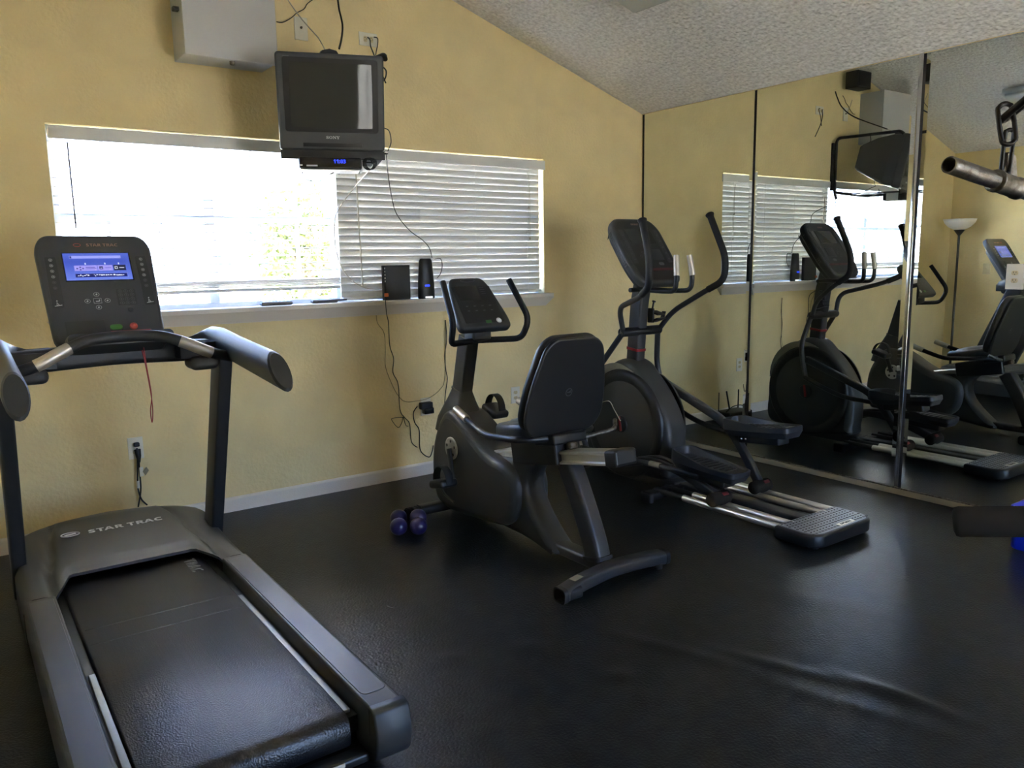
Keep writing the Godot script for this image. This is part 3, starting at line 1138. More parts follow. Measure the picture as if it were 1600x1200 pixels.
		for v in hb[-1]:
			cc += v / hb[-1].size()
		for v in hb[-1]:
			rim.append(v + Vector3(0, 0, 0.001))
			rim2.append(cc + (v - cc) * 0.86 + Vector3(0, 0.004, 0.012))
		grid([rim, rim2], true)
		cap(rim2, true)
		part("end_cap", M.plastic, h)
		# accessory trays beside the console
		beg()
		var wz := 1.17
		rbox(Vector3(X + s * 0.288, 1.055, wz), Vector3(0.15, 0.012, 0.22), 0.004)
		for q in [[-0.069, 0.0, 0.012, 0.22], [0.069, 0.0, 0.012, 0.22]]:
			rbox(Vector3(X + s * 0.288 + q[0], 1.083, wz), Vector3(q[2], 0.06, q[3]), 0.004)
		for q in [-0.104, 0.104]:
			rbox(Vector3(X + s * 0.288, 1.083, wz + q), Vector3(0.15, 0.06, 0.012), 0.004)
		rbox(Vector3(X + s * 0.30, 1.03, 1.25), Vector3(0.11, 0.055, 0.13), 0.024, Basis.IDENTITY, 3)
		var tr := part("accessory_tray", M.plastic, t)
		beg()
		if s < 0:
			rbox(Vector3(X + s * 0.288, 1.07, wz), Vector3(0.124, 0.02, 0.19), 0.004)
			part("tray_liner", mat(Color(0.30, 0.09, 0.14), 0.5), tr, "dark red liner")
		else:
			for q in 3:
				rbox(Vector3(X + s * 0.288, 1.103, wz - 0.055 + q * 0.05), Vector3(0.13, 0.006, 0.008), 0.002)
			part("tray_rib", M.gray, tr)
	# cross beam and heart-rate grip bar
	beg()
	sweep(curve([Vector3(X - 0.37, 1.07, 1.16), Vector3(X - 0.2, 1.075, 1.15), Vector3(X, 1.08, 1.145), Vector3(X + 0.2, 1.075, 1.15), Vector3(X + 0.37, 1.07, 1.16)]), rrect(0.10, 0.085, 0.025, 4))
	part("cross_beam", M.plastic, t)
	var gp := [Vector3(X - 0.375, 1.06, 1.40), Vector3(X - 0.294, 1.084, 1.435), Vector3(X - 0.185, 1.136, 1.42), Vector3(X - 0.11, 1.158, 1.385), Vector3(X, 1.162, 1.365), Vector3(X + 0.11, 1.158, 1.385), Vector3(X + 0.185, 1.136, 1.42), Vector3(X + 0.294, 1.084, 1.435), Vector3(X + 0.375, 1.06, 1.40)]
	beg()
	tube(curve(gp), 0.021, 14)
	sweep(curve([Vector3(X, 1.105, 1.18), Vector3(X, 1.145, 1.28), Vector3(X, 1.158, 1.36)]), rrect(0.36, 0.045, 0.02, 4))
	var bar := part("grip_bar", M.plastic, t)
	for s in [-1, 1]:
		beg()
		var gc := curve(gp)
		tube(gc.slice(6, 13) if s < 0 else gc.slice(36, 43), 0.0226, 14)
		part("pulse_sensor", M.chrome_satin, bar, "silver pulse sensor")
	# console
	var u := Vector3.RIGHT
	var v := Vector3(0, 0.8387, -0.5446)
	var n := Vector3(0, 0.5446, 0.8387)
	var c := Vector3(X, 1.335, 1.0)
	beg()
	var face := rpoly([Vector2(-0.198, -0.262), Vector2(0.198, -0.262), Vector2(0.216, 0.20), Vector2(0.185, 0.256), Vector2(-0.185, 0.256), Vector2(-0.216, 0.20)], [0.06, 0.06, 0.09, 0.06, 0.06, 0.09], 6)
	extr(face, c - n * 0.05, u, v, n, 0.05, 0.014, 4)
	extr(rpoly([Vector2(-0.15, -0.24), Vector2(0.15, -0.24), Vector2(0.14, 0.18), Vector2(-0.14, 0.18)], 0.05, 4), c - n * 0.10, u, v, n, 0.06, 0.03, 3)
	var con := part("console", M.console, t)
	var f := c + n * 0.0006
	var o := MeshInstance3D.new()
	o.mesh = quad_uv(f + v * 0.099 + n * 0.0015, u * 0.121, v * 0.064)
	o.material_override = screen_material()
	o.name = "screen"
	con.add_child(o, true)
	beg()
	rbox(f + v * 0.099, Vector3(0.25, 0.136, 0.002), 0.0009, Basis(u, v, n))
	part("screen_frame", M.gloss, con)
	letters("STAR TRAC", 0.014, M.redlight_print, con, f + v * 0.204 + u * 0.03, u, v, "lettering", 1.25)
	beg()
	oval_ring(f + v * 0.204 - u * 0.062, u, v, n, 0.013, 0.0075, 0.0011)
	part("emblem", M.redlight, con)
	for s in [-1, 1]:
		beg()
		var sp := rpoly([Vector2(-0.021, -0.118), Vector2(0.021, -0.118), Vector2(0.021, 0.118), Vector2(-0.021, 0.118)], 0.006, 2)
		extr(sp, f + u * s * 0.166 + v * 0.03, u, v, n, 0.002, 0.0006, 1)
		var strip := part("button_strip", M.gray, con)
		for k in 6:
			beg()
			oval_ring(f + u * s * 0.166 + v * (0.132 - k * 0.026) + n * 0.002, u, v, n, 0.006, 0.006, 0.0006)
			rbox(f + u * s * 0.166 + v * (0.132 - k * 0.026) + n * 0.0022, Vector3(0.004, 0.004, 0.0008), 0.0, Basis(u, v, n))
			part("button", M.printed if k < 4 else M.dim_print, strip)
		beg()
		var g: Vector3 = f + u * s * 0.166 - v * 0.066 + n * 0.0024
		tube(PackedVector3Array([g + u * -0.012 - v * 0.014, g + u * 0.014 - v * 0.014 * (1 if s < 0 else 1) + v * 0.004]), 0.0013, 5)
		tube(PackedVector3Array([g + u * -0.004 - v * 0.012, g - u * 0.003 + v * 0.003, g + u * 0.004 - v * 0.011]), 0.0015, 5)
		ball(g + v * 0.009 - u * 0.002, 0.0028, 8)
		part("runner_icon", M.printed, strip)
	for q in [[0.0, 0.026], [0.0, -0.026], [-0.036, 0.0], [0.036, 0.0]]:
		beg()
		var bc: Vector3 = f + u * (-0.026 + q[0]) + v * (-0.062 + q[1] * 1.15)
		oval_ring(bc + n * 0.001, u, v, n, 0.010, 0.009, 0.0006)
		rbox(bc + n * 0.001, Vector3(0.006, 0.005, 0.001), 0.0, Basis(u, v, n).rotated(n, PI / 4))
		part("arrow_button", M.printed, con)
	beg()
	var ec := f + u * -0.026 - v * 0.062 + n * 0.001
	sweep(PackedVector3Array([ec + u * -0.014 + v * -0.011, ec + u * 0.014 + v * -0.011, ec + u * 0.014 + v * 0.011, ec + u * -0.014 + v * 0.011, ec + u * -0.014 + v * -0.011]), circle(0.0007, 4), n, [], false)
	rbox(ec - v * 0.002, Vector3(0.013, 0.003, 0.001), 0.0, Basis(u, v, n))
	rbox(ec + u * 0.007 + v * 0.002, Vector3(0.003, 0.008, 0.001), 0.0, Basis(u, v, n))
	part("enter_button", M.printed, con)
	beg()
	rbox(f + u * 0.083 - v * 0.048, Vector3(0.072, 0.076, 0.003), 0.0012, Basis(u, v, n))
	var kp := part("keypad", M.gray, con)
	for i in 12:
		beg()
		var kc := f + u * (0.083 + (i % 3 - 1) * 0.021) + v * (-0.021 - (i / 3) * 0.0185) + n * 0.0018
		oval_ring(kc, u, v, n, 0.0075, 0.0065, 0.0005)
		rbox(kc, Vector3(0.003, 0.004, 0.0006), 0.0, Basis(u, v, n))
		part("key", M.dim_print, kp)
	beg()
	lathe(f + u * 0.088 - v * 0.108, n, [Vector2(0.011, 0), Vector2(0.011, 0.002), Vector2(0.008, 0.003), Vector2(0, 0.003)], 16)
	part("headphone_jack", M.gray, con)
	beg()
	rbox(f + u * -0.085 - v * 0.19, Vector3(0.14, 0.08, 0.002), 0.0009, Basis(u, v, n))
	part("info_plate", M.gray, con)
	beg()
	extr(rrect(0.046, 0.024, 0.0115, 5), f + u * 0.022 - v * 0.187, u, v, n, 0.005, 0.0015, 2)
	part("start_button", M.green, con, "green start button")
	beg()
	lathe(f + u * 0.086 - v * 0.185, n, [Vector2(0.015, 0), Vector2(0.015, 0.003), Vector2(0.011, 0.004), Vector2(0.011, 0.002), Vector2(0, 0.002)], 18)
	part("stop_button", M.redlight, con, "round red stop button")
	beg()
	extr(rpoly([Vector2(-0.055, 0.008), Vector2(0.095, 0.008), Vector2(0.095, -0.010), Vector2(-0.035, -0.014)], 0.004, 2), f + u * 0.05 - v * 0.218 + n * 0.004, u, v, n, 0.012, 0.002, 1)
	part("safety_key_bar", M.red, con, "red safety stop bar")
	beg()
	var k0 := Vector3(X + 0.06, 1.12, 1.40)
	tube(curve([k0, k0 + Vector3(0.004, -0.07, 0.005), k0 + Vector3(0.012, -0.18, 0.005), k0 + Vector3(0.004, -0.24, 0.005), k0 + Vector3(0.006, -0.285, 0.005), k0 + Vector3(0.012, -0.24, 0.005), k0 + Vector3(0.010, -0.17, 0.005), k0 + Vector3(0.0, -0.06, 0.005), k0 + Vector3(-0.006, -0.01, 0)]), 0.0018, 6)
	part("safety_cord", M.red, t, "thin red safety cord")

# ---------------------------------------------------------------- recumbent bike
func build_bike() -> void:
	var X := -2.22
	var t := thing("recumbent_bike", "black recumbent exercise bike with a backrest and silver seat rail", "exercise bike", Vector3(X, 0, 1.45))
	var Z := Vector3(0, 0, 1)
	# moulded shell
	beg()
	var side := curve2([Vector2(0.735, 0.075), Vector2(0.695, 0.20), Vector2(0.70, 0.34), Vector2(0.735, 0.45), Vector2(0.80, 0.555), Vector2(0.87, 0.605), Vector2(0.96, 0.60), Vector2(1.07, 0.545), Vector2(1.19, 0.475), Vector2(1.30, 0.43), Vector2(1.42, 0.415), Vector2(1.50, 0.36), Vector2(1.52, 0.26), Vector2(1.49, 0.15), Vector2(1.40, 0.085), Vector2(1.26, 0.065), Vector2(1.10, 0.05), Vector2(0.88, 0.035)], 3)
	extr(side, Vector3(X - 0.115, 0, 0), Z, Vector3.UP, Vector3.RIGHT, 0.23, 0.045, 5)
	extr(curve2([Vector2(1.18, 0.44), Vector2(1.26, 0.425), Vector2(1.44, 0.44), Vector2(1.67, 0.475), Vector2(1.60, 0.435), Vector2(1.548, 0.375), Vector2(1.543, 0.30), Vector2(1.588, 0.215), Vector2(1.685, 0.12), Vector2(1.775, 0.05), Vector2(1.755, 0.028), Vector2(1.67, 0.035), Vector2(1.50, 0.055), Vector2(1.30, 0.07), Vector2(1.2, 0.2)], 3), Vector3(X - 0.07, 0, 0), Z, Vector3.UP, Vector3.RIGHT, 0.14, 0.03, 4)
	var shell := part("shell", M.plastic, t)
	beg()
	var neck := []
	for q in [[0.47, 0.225, 0.30, 0.855], [0.54, 0.205, 0.27, 0.858], [0.60, 0.16, 0.215, 0.862], [0.66, 0.115, 0.155, 0.866], [0.705, 0.088, 0.118, 0.870], [0.712, 0.084, 0.114, 0.872]]:
		var row := PackedVector3Array()
		for e in rrect(q[1], q[2], q[1] * 0.3, 4):
			row.append(Vector3(X + e.x, q[0] + (e.y) * -0.12, q[3] + e.y))
		neck.append(row)
	grid(neck, true)
	cap(neck[-1], true)
	part("neck_cover", M.plastic, shell)
	beg()
	sweep(PackedVector3Array([Vector3(X, 0.66, 0.86), Vector3(X, 1.01, 0.955)]), rrect(0.075, 0.105, 0.012, 3), Vector3(0, -0.3, 1))
	part("column", M.powder, t)
	beg()
	sweep(PackedVector3Array([Vector3(X, 0.705, 0.869), Vector3(X, 0.715, 0.872)]), rrect(0.082, 0.112, 0.014, 3), Vector3(0, -0.3, 1))
	part("column_ring", M.steel, t)
	# cranks and pedals
	for s in [-1, 1]:
		var pc := Vector3(X + s * 0.118, 0.408, 0.94)
		beg()
		lathe(pc, Vector3(s, 0, 0), [Vector2(0.0, 0.0), Vector2(0.062, 0.0), Vector2(0.062, 0.006), Vector2(0.05, 0.008), Vector2(0, 0.008)], 28)
		var dsk := part("crank_disc", M.deck_edge, t)
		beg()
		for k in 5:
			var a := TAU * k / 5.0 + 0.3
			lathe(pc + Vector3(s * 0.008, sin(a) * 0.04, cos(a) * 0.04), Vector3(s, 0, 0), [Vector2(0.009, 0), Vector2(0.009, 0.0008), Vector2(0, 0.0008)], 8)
		part("hole_shade", M.black, dsk)  # black dots paint the shade inside the crank disc's holes
		var pe := pc + Vector3(s * 0.03, s * 0.165, -s * 0.055)
		beg()
		sweep(PackedVector3Array([pc + Vector3(s * 0.018, 0, 0), pe]), rrect(0.034, 0.018, 0.007, 3), Vector3(s, 0, 0))
		part("crank", M.black, t)
		beg()
		var pp := pe + Vector3(s * 0.062, 0, 0)
		rbox(pp + Vector3(0, -0.004, 0), Vector3(0.11, 0.045, 0.14), 0.018, turned(18 if s > 0 else -12), 3)
		var ped := part("pedal", M.black, t)
		beg()
		var l := []
		for k in 9:
			var a := PI * k / 8.0
			l.append(pp + Vector3(0.0, 0.005 + sin(a) * 0.085, -cos(a) * 0.072))
		sweep(curve(l, 2), rrect(0.045, 0.006, 0.002, 1), Vector3(0, 0, -1))
		part("strap", M.rubber, ped)
	beg()
	tube(curve([Vector3(X - 0.118, 0.165, 0.80), Vector3(X - 0.119, 0.125, 0.86), Vector3(X - 0.119, 0.105, 0.95)]), 0.007, 6)
	part("foot_lip", M.plastic, shell)
	# floor members
	beg()
	sweep(PackedVector3Array([Vector3(X, 0.055, 1.70), Vector3(X, 0.055, 2.08)]), rrect(0.085, 0.05, 0.014, 3))
	part("base_beam", M.powder, t)
	beg()
	var foot := curve([Vector3(X - 0.325, 0.034, 2.14), Vector3(X - 0.2, 0.047, 2.115), Vector3(X, 0.056, 2.095), Vector3(X + 0.2, 0.047, 2.09), Vector3(X + 0.325, 0.034, 2.09)])
	sweep(foot, rrect(0.075, 0.062, 0.02, 4), Vector3.UP, [], false)
	var ft := part("rear_foot", M.powder, t)
	for s in [0, 1]:
		beg()
		var e: Vector3 = foot[0] if s == 0 else foot[-1]
		var d := Vector3(-1, 0, 0) if s == 0 else Vector3(1, 0, 0)
		sweep(PackedVector3Array([e - d * 0.01, e + d * 0.012]), rrect(0.079, 0.066, 0.022, 4), Vector3.UP, [], s == 1)
		if s == 0:
			sweep(PackedVector3Array([e + d * 0.012, e - d * 0.09]), rrect(0.066, 0.053, 0.017, 4), Vector3.UP, [], false)
			var r1 := PackedVector3Array()
			var r2 := PackedVector3Array()
			var o1 := rrect(0.079, 0.066, 0.022, 4)
			var o2 := rrect(0.066, 0.053, 0.017, 4)
			for k in o1.size():
				r1.append(e + d * 0.012 + Vector3(0, o1[k].y, o1[k].x))
				r2.append(e + d * 0.012 + Vector3(0, o2[k].y, o2[k].x))
			grid([r1, r2], true)
		part("end_cap", M.rubber, ft)
	beg()
	rbox(Vector3(X - 0.225, 0.0775, 2.118), Vector3(0.055, 0.0012, 0.035), 0.0, turned(0, 10, 4))
	part("rating_label", M.tan, ft)
	for s in [-1, 1]:
		beg()
		lathe(Vector3(X + s * 0.27, 0.008, 2.115), Vector3.UP, [Vector2(0, -0.008), Vector2(0.022, -0.008), Vector2(0.022, 0.012), Vector2(0, 0.012)], 12)
		part("leveller", M.rubber, ft)
	beg()
	sweep(PackedVector3Array([Vector3(X - 0.25, 0.045, 0.79), Vector3(X + 0.25, 0.045, 0.79)]), rrect(0.07, 0.055, 0.016, 3))
	var ff := part("front_foot", M.black, t)
	for s in [-1, 1]:
		beg()
		var prof := [Vector2(0, 0)]
		for k in 5:
			prof.append(Vector2(0.036, k * 0.018))
			prof.append(Vector2(0.036, k * 0.018 + 0.010))
			prof.append(Vector2(0.030, k * 0.018 + 0.012))
			prof.append(Vector2(0.030, k * 0.018 + 0.016))
		prof.append(Vector2(0, 0.086))
		lathe(Vector3(X + s * 0.245, 0.037, 0.79), Vector3(s, 0, 0), prof, 18, false)
		part("transport_wheel", M.rubber, ff)
	# rear strut, bowed
	beg()
	sweep(curve([Vector3(X, 0.475, 1.80), Vector3(X, 0.40, 1.85), Vector3(X, 0.25, 1.93), Vector3(X, 0.13, 1.985), Vector3(X, 0.06, 2.005)]), rrect(0.085, 0.105, 0.02, 4), Vector3(0, 0.4, 1))
	part("rear_strut", M.powder, t)
	beg()
	sweep(PackedVector3Array([Vector3(X, 0.075, 2.0), Vector3(X, 0.09, 1.997)]), rrect(0.1, 0.125, 0.026, 4), Vector3(0, 0, 1))
	part("strut_collar", M.rubber, t)
	# aluminium seat rail, climbing to the rear
	var r0 := Vector3(X, 0.405, 1.20)
	var rd := Vector3(0, 0.180, 1.0).normalized()
	var ru := Vector3(0, 1, -0.180).normalized()
	beg()
	var rp := PackedVector2Array([Vector2(-0.06, -0.03), Vector2(0.06, -0.03), Vector2(0.06, -0.022), Vector2(0.045, -0.016), Vector2(0.045, 0.012), Vector2(0.056, 0.018), Vector2(0.056, 0.026), Vector2(0.05, 0.030), Vector2(-0.05, 0.030), Vector2(-0.056, 0.026), Vector2(-0.056, 0.018), Vector2(-0.045, 0.012), Vector2(-0.045, -0.016), Vector2(-0.06, -0.022)])
	extr(rp, r0, Vector3.RIGHT, ru, rd, 0.94)
	part("seat_rail", M.alu, t)
	beg()
	extr(rpoly([Vector2(-0.064, -0.036), Vector2(0.064, -0.036), Vector2(0.064, 0.03), Vector2(0.05, 0.036), Vector2(-0.05, 0.036), Vector2(-0.064, 0.03)], 0.008, 2), r0 + rd * 0.925, Vector3.RIGHT, ru, rd, 0.075, 0.012, 3)
	part("rail_cap", M.black, t)
	# seat carriage
	var rb := Basis(Vector3.RIGHT, ru, -rd)
	beg()
	rbox(r0 + rd * 0.43 + ru * 0.022, Vector3(0.155, 0.115, 0.36), 0.012, rb)
	rbox(r0 + rd * 0.56 + ru * 0.085, Vector3(0.20, 0.05, 0.16), 0.012, rb)
	var car := part("seat_carriage", M.black, t)
	beg()
	rbox(r0 + rd * 0.64 + ru * 0.05, Vector3(0.05, 0.035, 0.04), 0.01, rb)
	part("lever_knob", M.steel, car)
	beg()
	tube(bend([r0 + rd * 0.62 + ru * 0.075 + Vector3(0.1, 0, 0), r0 + rd * 0.66 + ru * 0.09 + Vector3(0.26, 0, 0), r0 + rd * 0.62 + ru * 0.13 + Vector3(0.30, 0, 0)], 0.03), 0.011, 8)
	part("adjust_lever", M.steel, car)
	beg()
	var sc := Vector3(X, 0.628, 1.57)
	var sp := rpoly([Vector2(-0.13, -0.20), Vector2(0.13, -0.20), Vector2(0.215, -0.02), Vector2(0.215, 0.18), Vector2(-0.215, 0.18), Vector2(-0.215, -0.02)], [0.07, 0.07, 0.1, 0.06, 0.06, 0.1], 6)
	extr(sp, sc - ru * 0.05, Vector3.RIGHT, rd, ru, 0.075, 0.028, 4)
	var seat := part("seat", M.leather, t)
	beg()
	lathe(sc + Vector3(-0.0, 0.012, -0.02), ru, [Vector2(0.15, 0), Vector2(0.12, 0.02), Vector2(0.06, 0.03), Vector2(0, 0.032)], 24)
	part("seat_pad", mat(Color(0.30, 0.30, 0.30), 0.4), seat, "grey centre pad")
	# backrest, seen from behind
	var bv := Vector3(0, 0.96, 0.24).normalized()
	var bn := Vector3(0, -0.24, 0.96).normalized()
	var bc := Vector3(X, 0.845, 1.80)
	var bp := rpoly([Vector2(-0.18, -0.245), Vector2(0.18, -0.245), Vector2(0.235, -0.17), Vector2(0.228, -0.02), Vector2(0.175, 0.19), Vector2(0.12, 0.235), Vector2(-0.12, 0.235), Vector2(-0.175, 0.19), Vector2(-0.228, -0.02), Vector2(-0.235, -0.17)], [0.06, 0.06, 0.07, 0.12, 0.05, 0.06, 0.06, 0.05, 0.12, 0.07], 6)
	beg()
	extr(bp, bc - bn * 0.062, Vector3.RIGHT, bv, bn, 0.05, 0.022, 4)
	var cush := part("backrest", M.leather, t)
	beg()
	extr(inset(bp, 0.004), bc - bn * 0.012, Vector3.RIGHT, bv, bn, 0.022, 0.008, 3)
	part("back_shell", M.black, cush)
	beg()
	oval_ring(bc + bn * 0.0105 - bv * 0.03, Vector3.RIGHT, bv, bn, 0.018, 0.018, 0.0012)
	rbox(bc + bn * 0.0105 - bv * 0.03, Vector3(0.02, 0.003, 0.001), 0.0, Basis(Vector3.RIGHT, bv, bn))
	rbox(bc + bn * 0.0105 - bv * 0.03 + Vector3(0.006, 0.004, 0), Vector3(0.012, 0.003, 0.001), 0.0, Basis(Vector3.RIGHT, bv, bn).rotated(bn, 0.7))
	part("emblem", M.dim_print, cush)
	beg()
	sweep(PackedVector3Array([Vector3(X, 0.52, 1.70), Vector3(X, 0.64, 1.735)]), rrect(0.09, 0.03, 0.008, 2), Vector3(0, 0, 1))
	part("back_support", M.black, t)
	# side grips by the seat
	for s in [-1, 1]:
		var gx: float = X + s * 0.20
		beg()
		tube(bend([Vector3(X + s * 0.09, 0.60, 1.76), Vector3(gx + s * 0.03, 0.605, 1.72), Vector3(gx + s * 0.015, 0.575, 1.42), Vector3(gx + s * 0.005, 0.622, 1.25), Vector3(gx, 0.655, 1.15)], 0.07, 6), 0.0165, 12)
		var gb := part("side_handle", M.black, t)
		beg()
		tube(PackedVector3Array([Vector3(gx + s * 0.004, 0.626, 1.24), Vector3(gx, 0.662, 1.13)]), 0.021, 14)
		part("pulse_grip", M.chrome_satin, gb, "silver pulse grip")
	# handlebar and console
	for s in [-1, 1]:
		beg()
		tube(bend([Vector3(X, 1.0, 1.06), Vector3(X + s * 0.15, 0.998, 1.10), Vector3(X + s * 0.222, 1.0, 1.135), Vector3(X + s * 0.236, 1.105, 1.19), Vector3(X + s * 0.207, 1.312, 1.045)], 0.06, 6), 0.0165, 12)
		part("handlebar", M.rubber, t)
	var cv := Vector3(0, 0.779, -0.627)
	var cn := Vector3(0, 0.627, 0.779)
	var cc := Vector3(X, 1.195, 1.04)
	beg()
	extr(rpoly([Vector2(-0.158, -0.165), Vector2(0.158, -0.165), Vector2(0.162, -0.10), Vector2(0.128, 0.11), Vector2(0.10, 0.17), Vector2(-0.10, 0.17), Vector2(-0.128, 0.11), Vector2(-0.162, -0.10)], [0.05, 0.05, 0.03, 0.05, 0.05, 0.05, 0.05, 0.03], 5), cc - cn * 0.045, Vector3.RIGHT, cv, cn, 0.05, 0.016, 4)
	rbox(Vector3(X, 1.03, 1.045), Vector3(0.12, 0.07, 0.10), 0.02)
	var con := part("console", M.plastic, t)
	var cb := Basis(Vector3.RIGHT, cv, cn)
	var f := cc + cn * 0.0055
	beg()
	rbox(f + cv * 0.062 - Vector3(0.03, 0, 0), Vector3(0.135, 0.095, 0.003), 0.001, cb)
	part("display", M.gloss, con)
	beg()
	rbox(f - cv * 0.012, Vector3(0.24, 0.235, 0.0016), 0.0007, cb)
	part("overlay", M.black, con)
	for i in 8:
		beg()
		rbox(f + Vector3((i % 4 - 1.5) * 0.048, 0, 0) - cv * (0.022 + (i / 4) * 0.03) + cn * 0.001, Vector3(0.014, 0.004, 0.001), 0.0, cb)
		part("button", M.dim_print, con)
	for i in 4:
		beg()
		rbox(f + Vector3(0.066, 0, 0) + cv * (0.095 - i * 0.013) + cn * 0.001, Vector3(0.03, 0.0022, 0.001), 0.0, cb)
		part("printed_line", M.dim_print, con)
	beg()
	rbox(f + Vector3(0.02, 0, 0) - cv * 0.125 + cn * 0.001, Vector3(0.035, 0.018, 0.003), 0.001, cb)
	part("start_button", M.green, con, "green start button")
	beg()
	lathe(f + Vector3(0.085, 0, 0) - cv * 0.122 + cn * 0.001, cn, [Vector2(0.016, 0), Vector2(0.016, 0.002), Vector2(0.008, 0.003), Vector2(0, 0.003)], 16)
	part("stop_button", M.printed, con)
	beg()
	oval_ring(f + cv * 0.145, Vector3.RIGHT, cv, cn, 0.045, 0.009, 0.001)
	part("emblem", M.dim_print, con)

# ---------------------------------------------------------------- elliptical
func build_elliptical() -> void:
	var X := -0.97
	var Z := Vector3(0, 0, 1)
	var t := thing("elliptical_trainer", "black elliptical trainer with tall moving arms beside the mirrors", "elliptical", Vector3(X, 0, 1.4))
	var hc := Vector2(0.945, 0.385)
	# drum housing
	beg()
	var side := curve2([Vector2(0.60, 0.09), Vector2(0.57, 0.30), Vector2(0.585, 0.46), Vector2(0.66, 0.62), Vector2(0.79, 0.735), Vector2(0.90, 0.785), Vector2(1.01, 0.775), Vector2(1.10, 0.70), Vector2(1.22, 0.575), Vector2(1.305, 0.43), Vector2(1.325, 0.28), Vector2(1.315, 0.15), Vector2(1.28, 0.07), Vector2(0.95, 0.06)], 5)
	extr(side, Vector3(X - 0.095, 0, 0), Z, Vector3.UP, Vector3.RIGHT, 0.19, 0.05, 5)
	var hous := part("housing", M.plastic, t)
	for s in [-1, 1]:
		var o := Vector3(X + s * 0.088, hc.y - 0.01, hc.x)
		beg()
		lathe(o, Vector3(s, 0, 0), [Vector2(0.345, 0.0), Vector2(0.342, 0.018), Vector2(0.33, 0.026), Vector2(0.30, 0.028), Vector2(0.285, 0.022), Vector2(0.275, 0.020)], 64)
		part("drum_ring", M.black, hous)
		beg()
		lathe(o, Vector3(s, 0, 0), [Vector2(0.276, 0.020), Vector2(0.2, 0.024), Vector2(0.0, 0.026)], 64)
		part("drum_disc", M.plastic, hous)
		beg()
		lathe(o, Vector3(s, 0, 0), [Vector2(0.055, 0.024), Vector2(0.055, 0.034), Vector2(0.05, 0.038), Vector2(0, 0.038)], 28)
		var hub := part("crank_hub", M.black, hous)
		beg()
		extr(rpoly([Vector2(-0.012, 0.05), Vector2(0.006, 0.052), Vector2(0.022, -0.04), Vector2(0.004, -0.045)], 0.005, 2), o + Vector3(s * 0.036, 0, -0.005), Z, Vector3.UP, Vector3(s, 0, 0), 0.005, 0.001, 1)
		part("red_mark", M.red, hub, "red mark")
		# lighter fairing on the upper front of the drum
		beg()
		var arc := PackedVector2Array()
		for k in 15:
			var a := lerpf(PI * 0.42, PI * 0.93, k / 14.0)
			arc.append(Vector2(cos(a), sin(a)) * 0.352)
		for k in 15:
			var a := lerpf(PI * 0.93, PI * 0.42, k / 14.0)
			arc.append(Vector2(cos(a), sin(a)) * (0.352 + 0.05 * sin(PI * (a / PI - 0.42) / 0.51)))
		extr(arc, Vector3(X + s * 0.080, hc.y - 0.01, hc.x), Z, Vector3.UP, Vector3(s, 0, 0), 0.022)
		part("fairing", M.crescent, hous, "grey fairing")
	# base members
	beg()
	rbox(Vector3(X, 0.05, 0.95), Vector3(0.16, 0.06, 0.85), 0.015)
	sweep(PackedVector3Array([Vector3(X, 0.048, 1.3), Vector3(X, 0.048, 2.3)]), rrect(0.085, 0.045, 0.01, 3))
	part("base_beam", M.powder, t)
	for q in [[0.56, 0.26], [1.375, 0.31]]:
		beg()
		sweep(PackedVector3Array([Vector3(X - q[1], 0.04, q[0]), Vector3(X + q[1], 0.04, q[0])]), rrect(0.075, 0.05, 0.014, 3))
		var ft := part("cross_foot", M.black, t)
		for s in [-1, 1]:
			beg()
			rbox(Vector3(X + s * q[1], 0.034, q[0]), Vector3(0.035, 0.062, 0.085), 0.012)
			part("end_cap", M.rubber, ft)
	# roller tracks
	for d in [-0.225, -0.14, 0.14, 0.225]:
		beg()
		tube(PackedVector3Array([Vector3(X + d, 0.062, 1.36), Vector3(X + d, 0.062, 1.60)]), 0.0165, 12)
		var tr := part("track_rod", M.black, t)
		beg()
		tube(PackedVector3Array([Vector3(X + d, 0.062, 1.58), Vector3(X + d, 0.062, 2.245)]), 0.0195, 14)
		part("track_sleeve", M.alu, tr)
	# rear foot with studded step plate
	beg()
	var fp := rpoly([Vector2(-0.262, 2.21), Vector2(0.262, 2.21), Vector2(0.262, 2.40), Vector2(0.21, 2.455), Vector2(-0.21, 2.455), Vector2(-0.262, 2.40)], [0.02, 0.02, 0.04, 0.04, 0.04, 0.04], 4)
	extr(fp, Vector3(X, 0.012, 0), Vector3.RIGHT, Z, Vector3.UP, 0.066, 0.012, 3)
	for q in [Vector2(-0.2, 2.28), Vector2(0.2, 2.28), Vector2(0.2, 2.4), Vector2(-0.2, 2.4)]:
		lathe(Vector3(X + q.x, 0.0, q.y), Vector3.UP, [Vector2(0, 0), Vector2(0.025, 0), Vector2(0.025, 0.02), Vector2(0, 0.02)], 10)
	var rf := part("rear_foot", M.black, t)
	beg()
	extr(rpoly([Vector2(-0.245, 2.222), Vector2(0.245, 2.222), Vector2(0.245, 2.39), Vector2(0.20, 2.438), Vector2(-0.20, 2.438), Vector2(-0.245, 2.39)], [0.01, 0.01, 0.03, 0.03, 0.03, 0.03], 3), Vector3(X, 0.0775, 0), Vector3.RIGHT, Z, Vector3.UP, 0.003, 0.001, 1)
	var plate := part("step_plate", M.pad_light, rf)
	beg()
	for j in 9:
		for i in 19:
			var sx := -0.228 + i * 0.0253 + (0.0126 if j % 2 else 0.0)
			if sx < 0.235 and not (absf(sx - 0.05) < 0.075 and j > 6):
				rbox(Vector3(X + sx, 0.0812, 2.237 + j * 0.0225), Vector3(0.014, 0.003, 0.007), 0.0014, turned(0, 20 if j % 2 else -20), 1)
	var studs := part("studs", M.plastic, plate)
	studs.set_meta("kind", "stuff")
	beg()
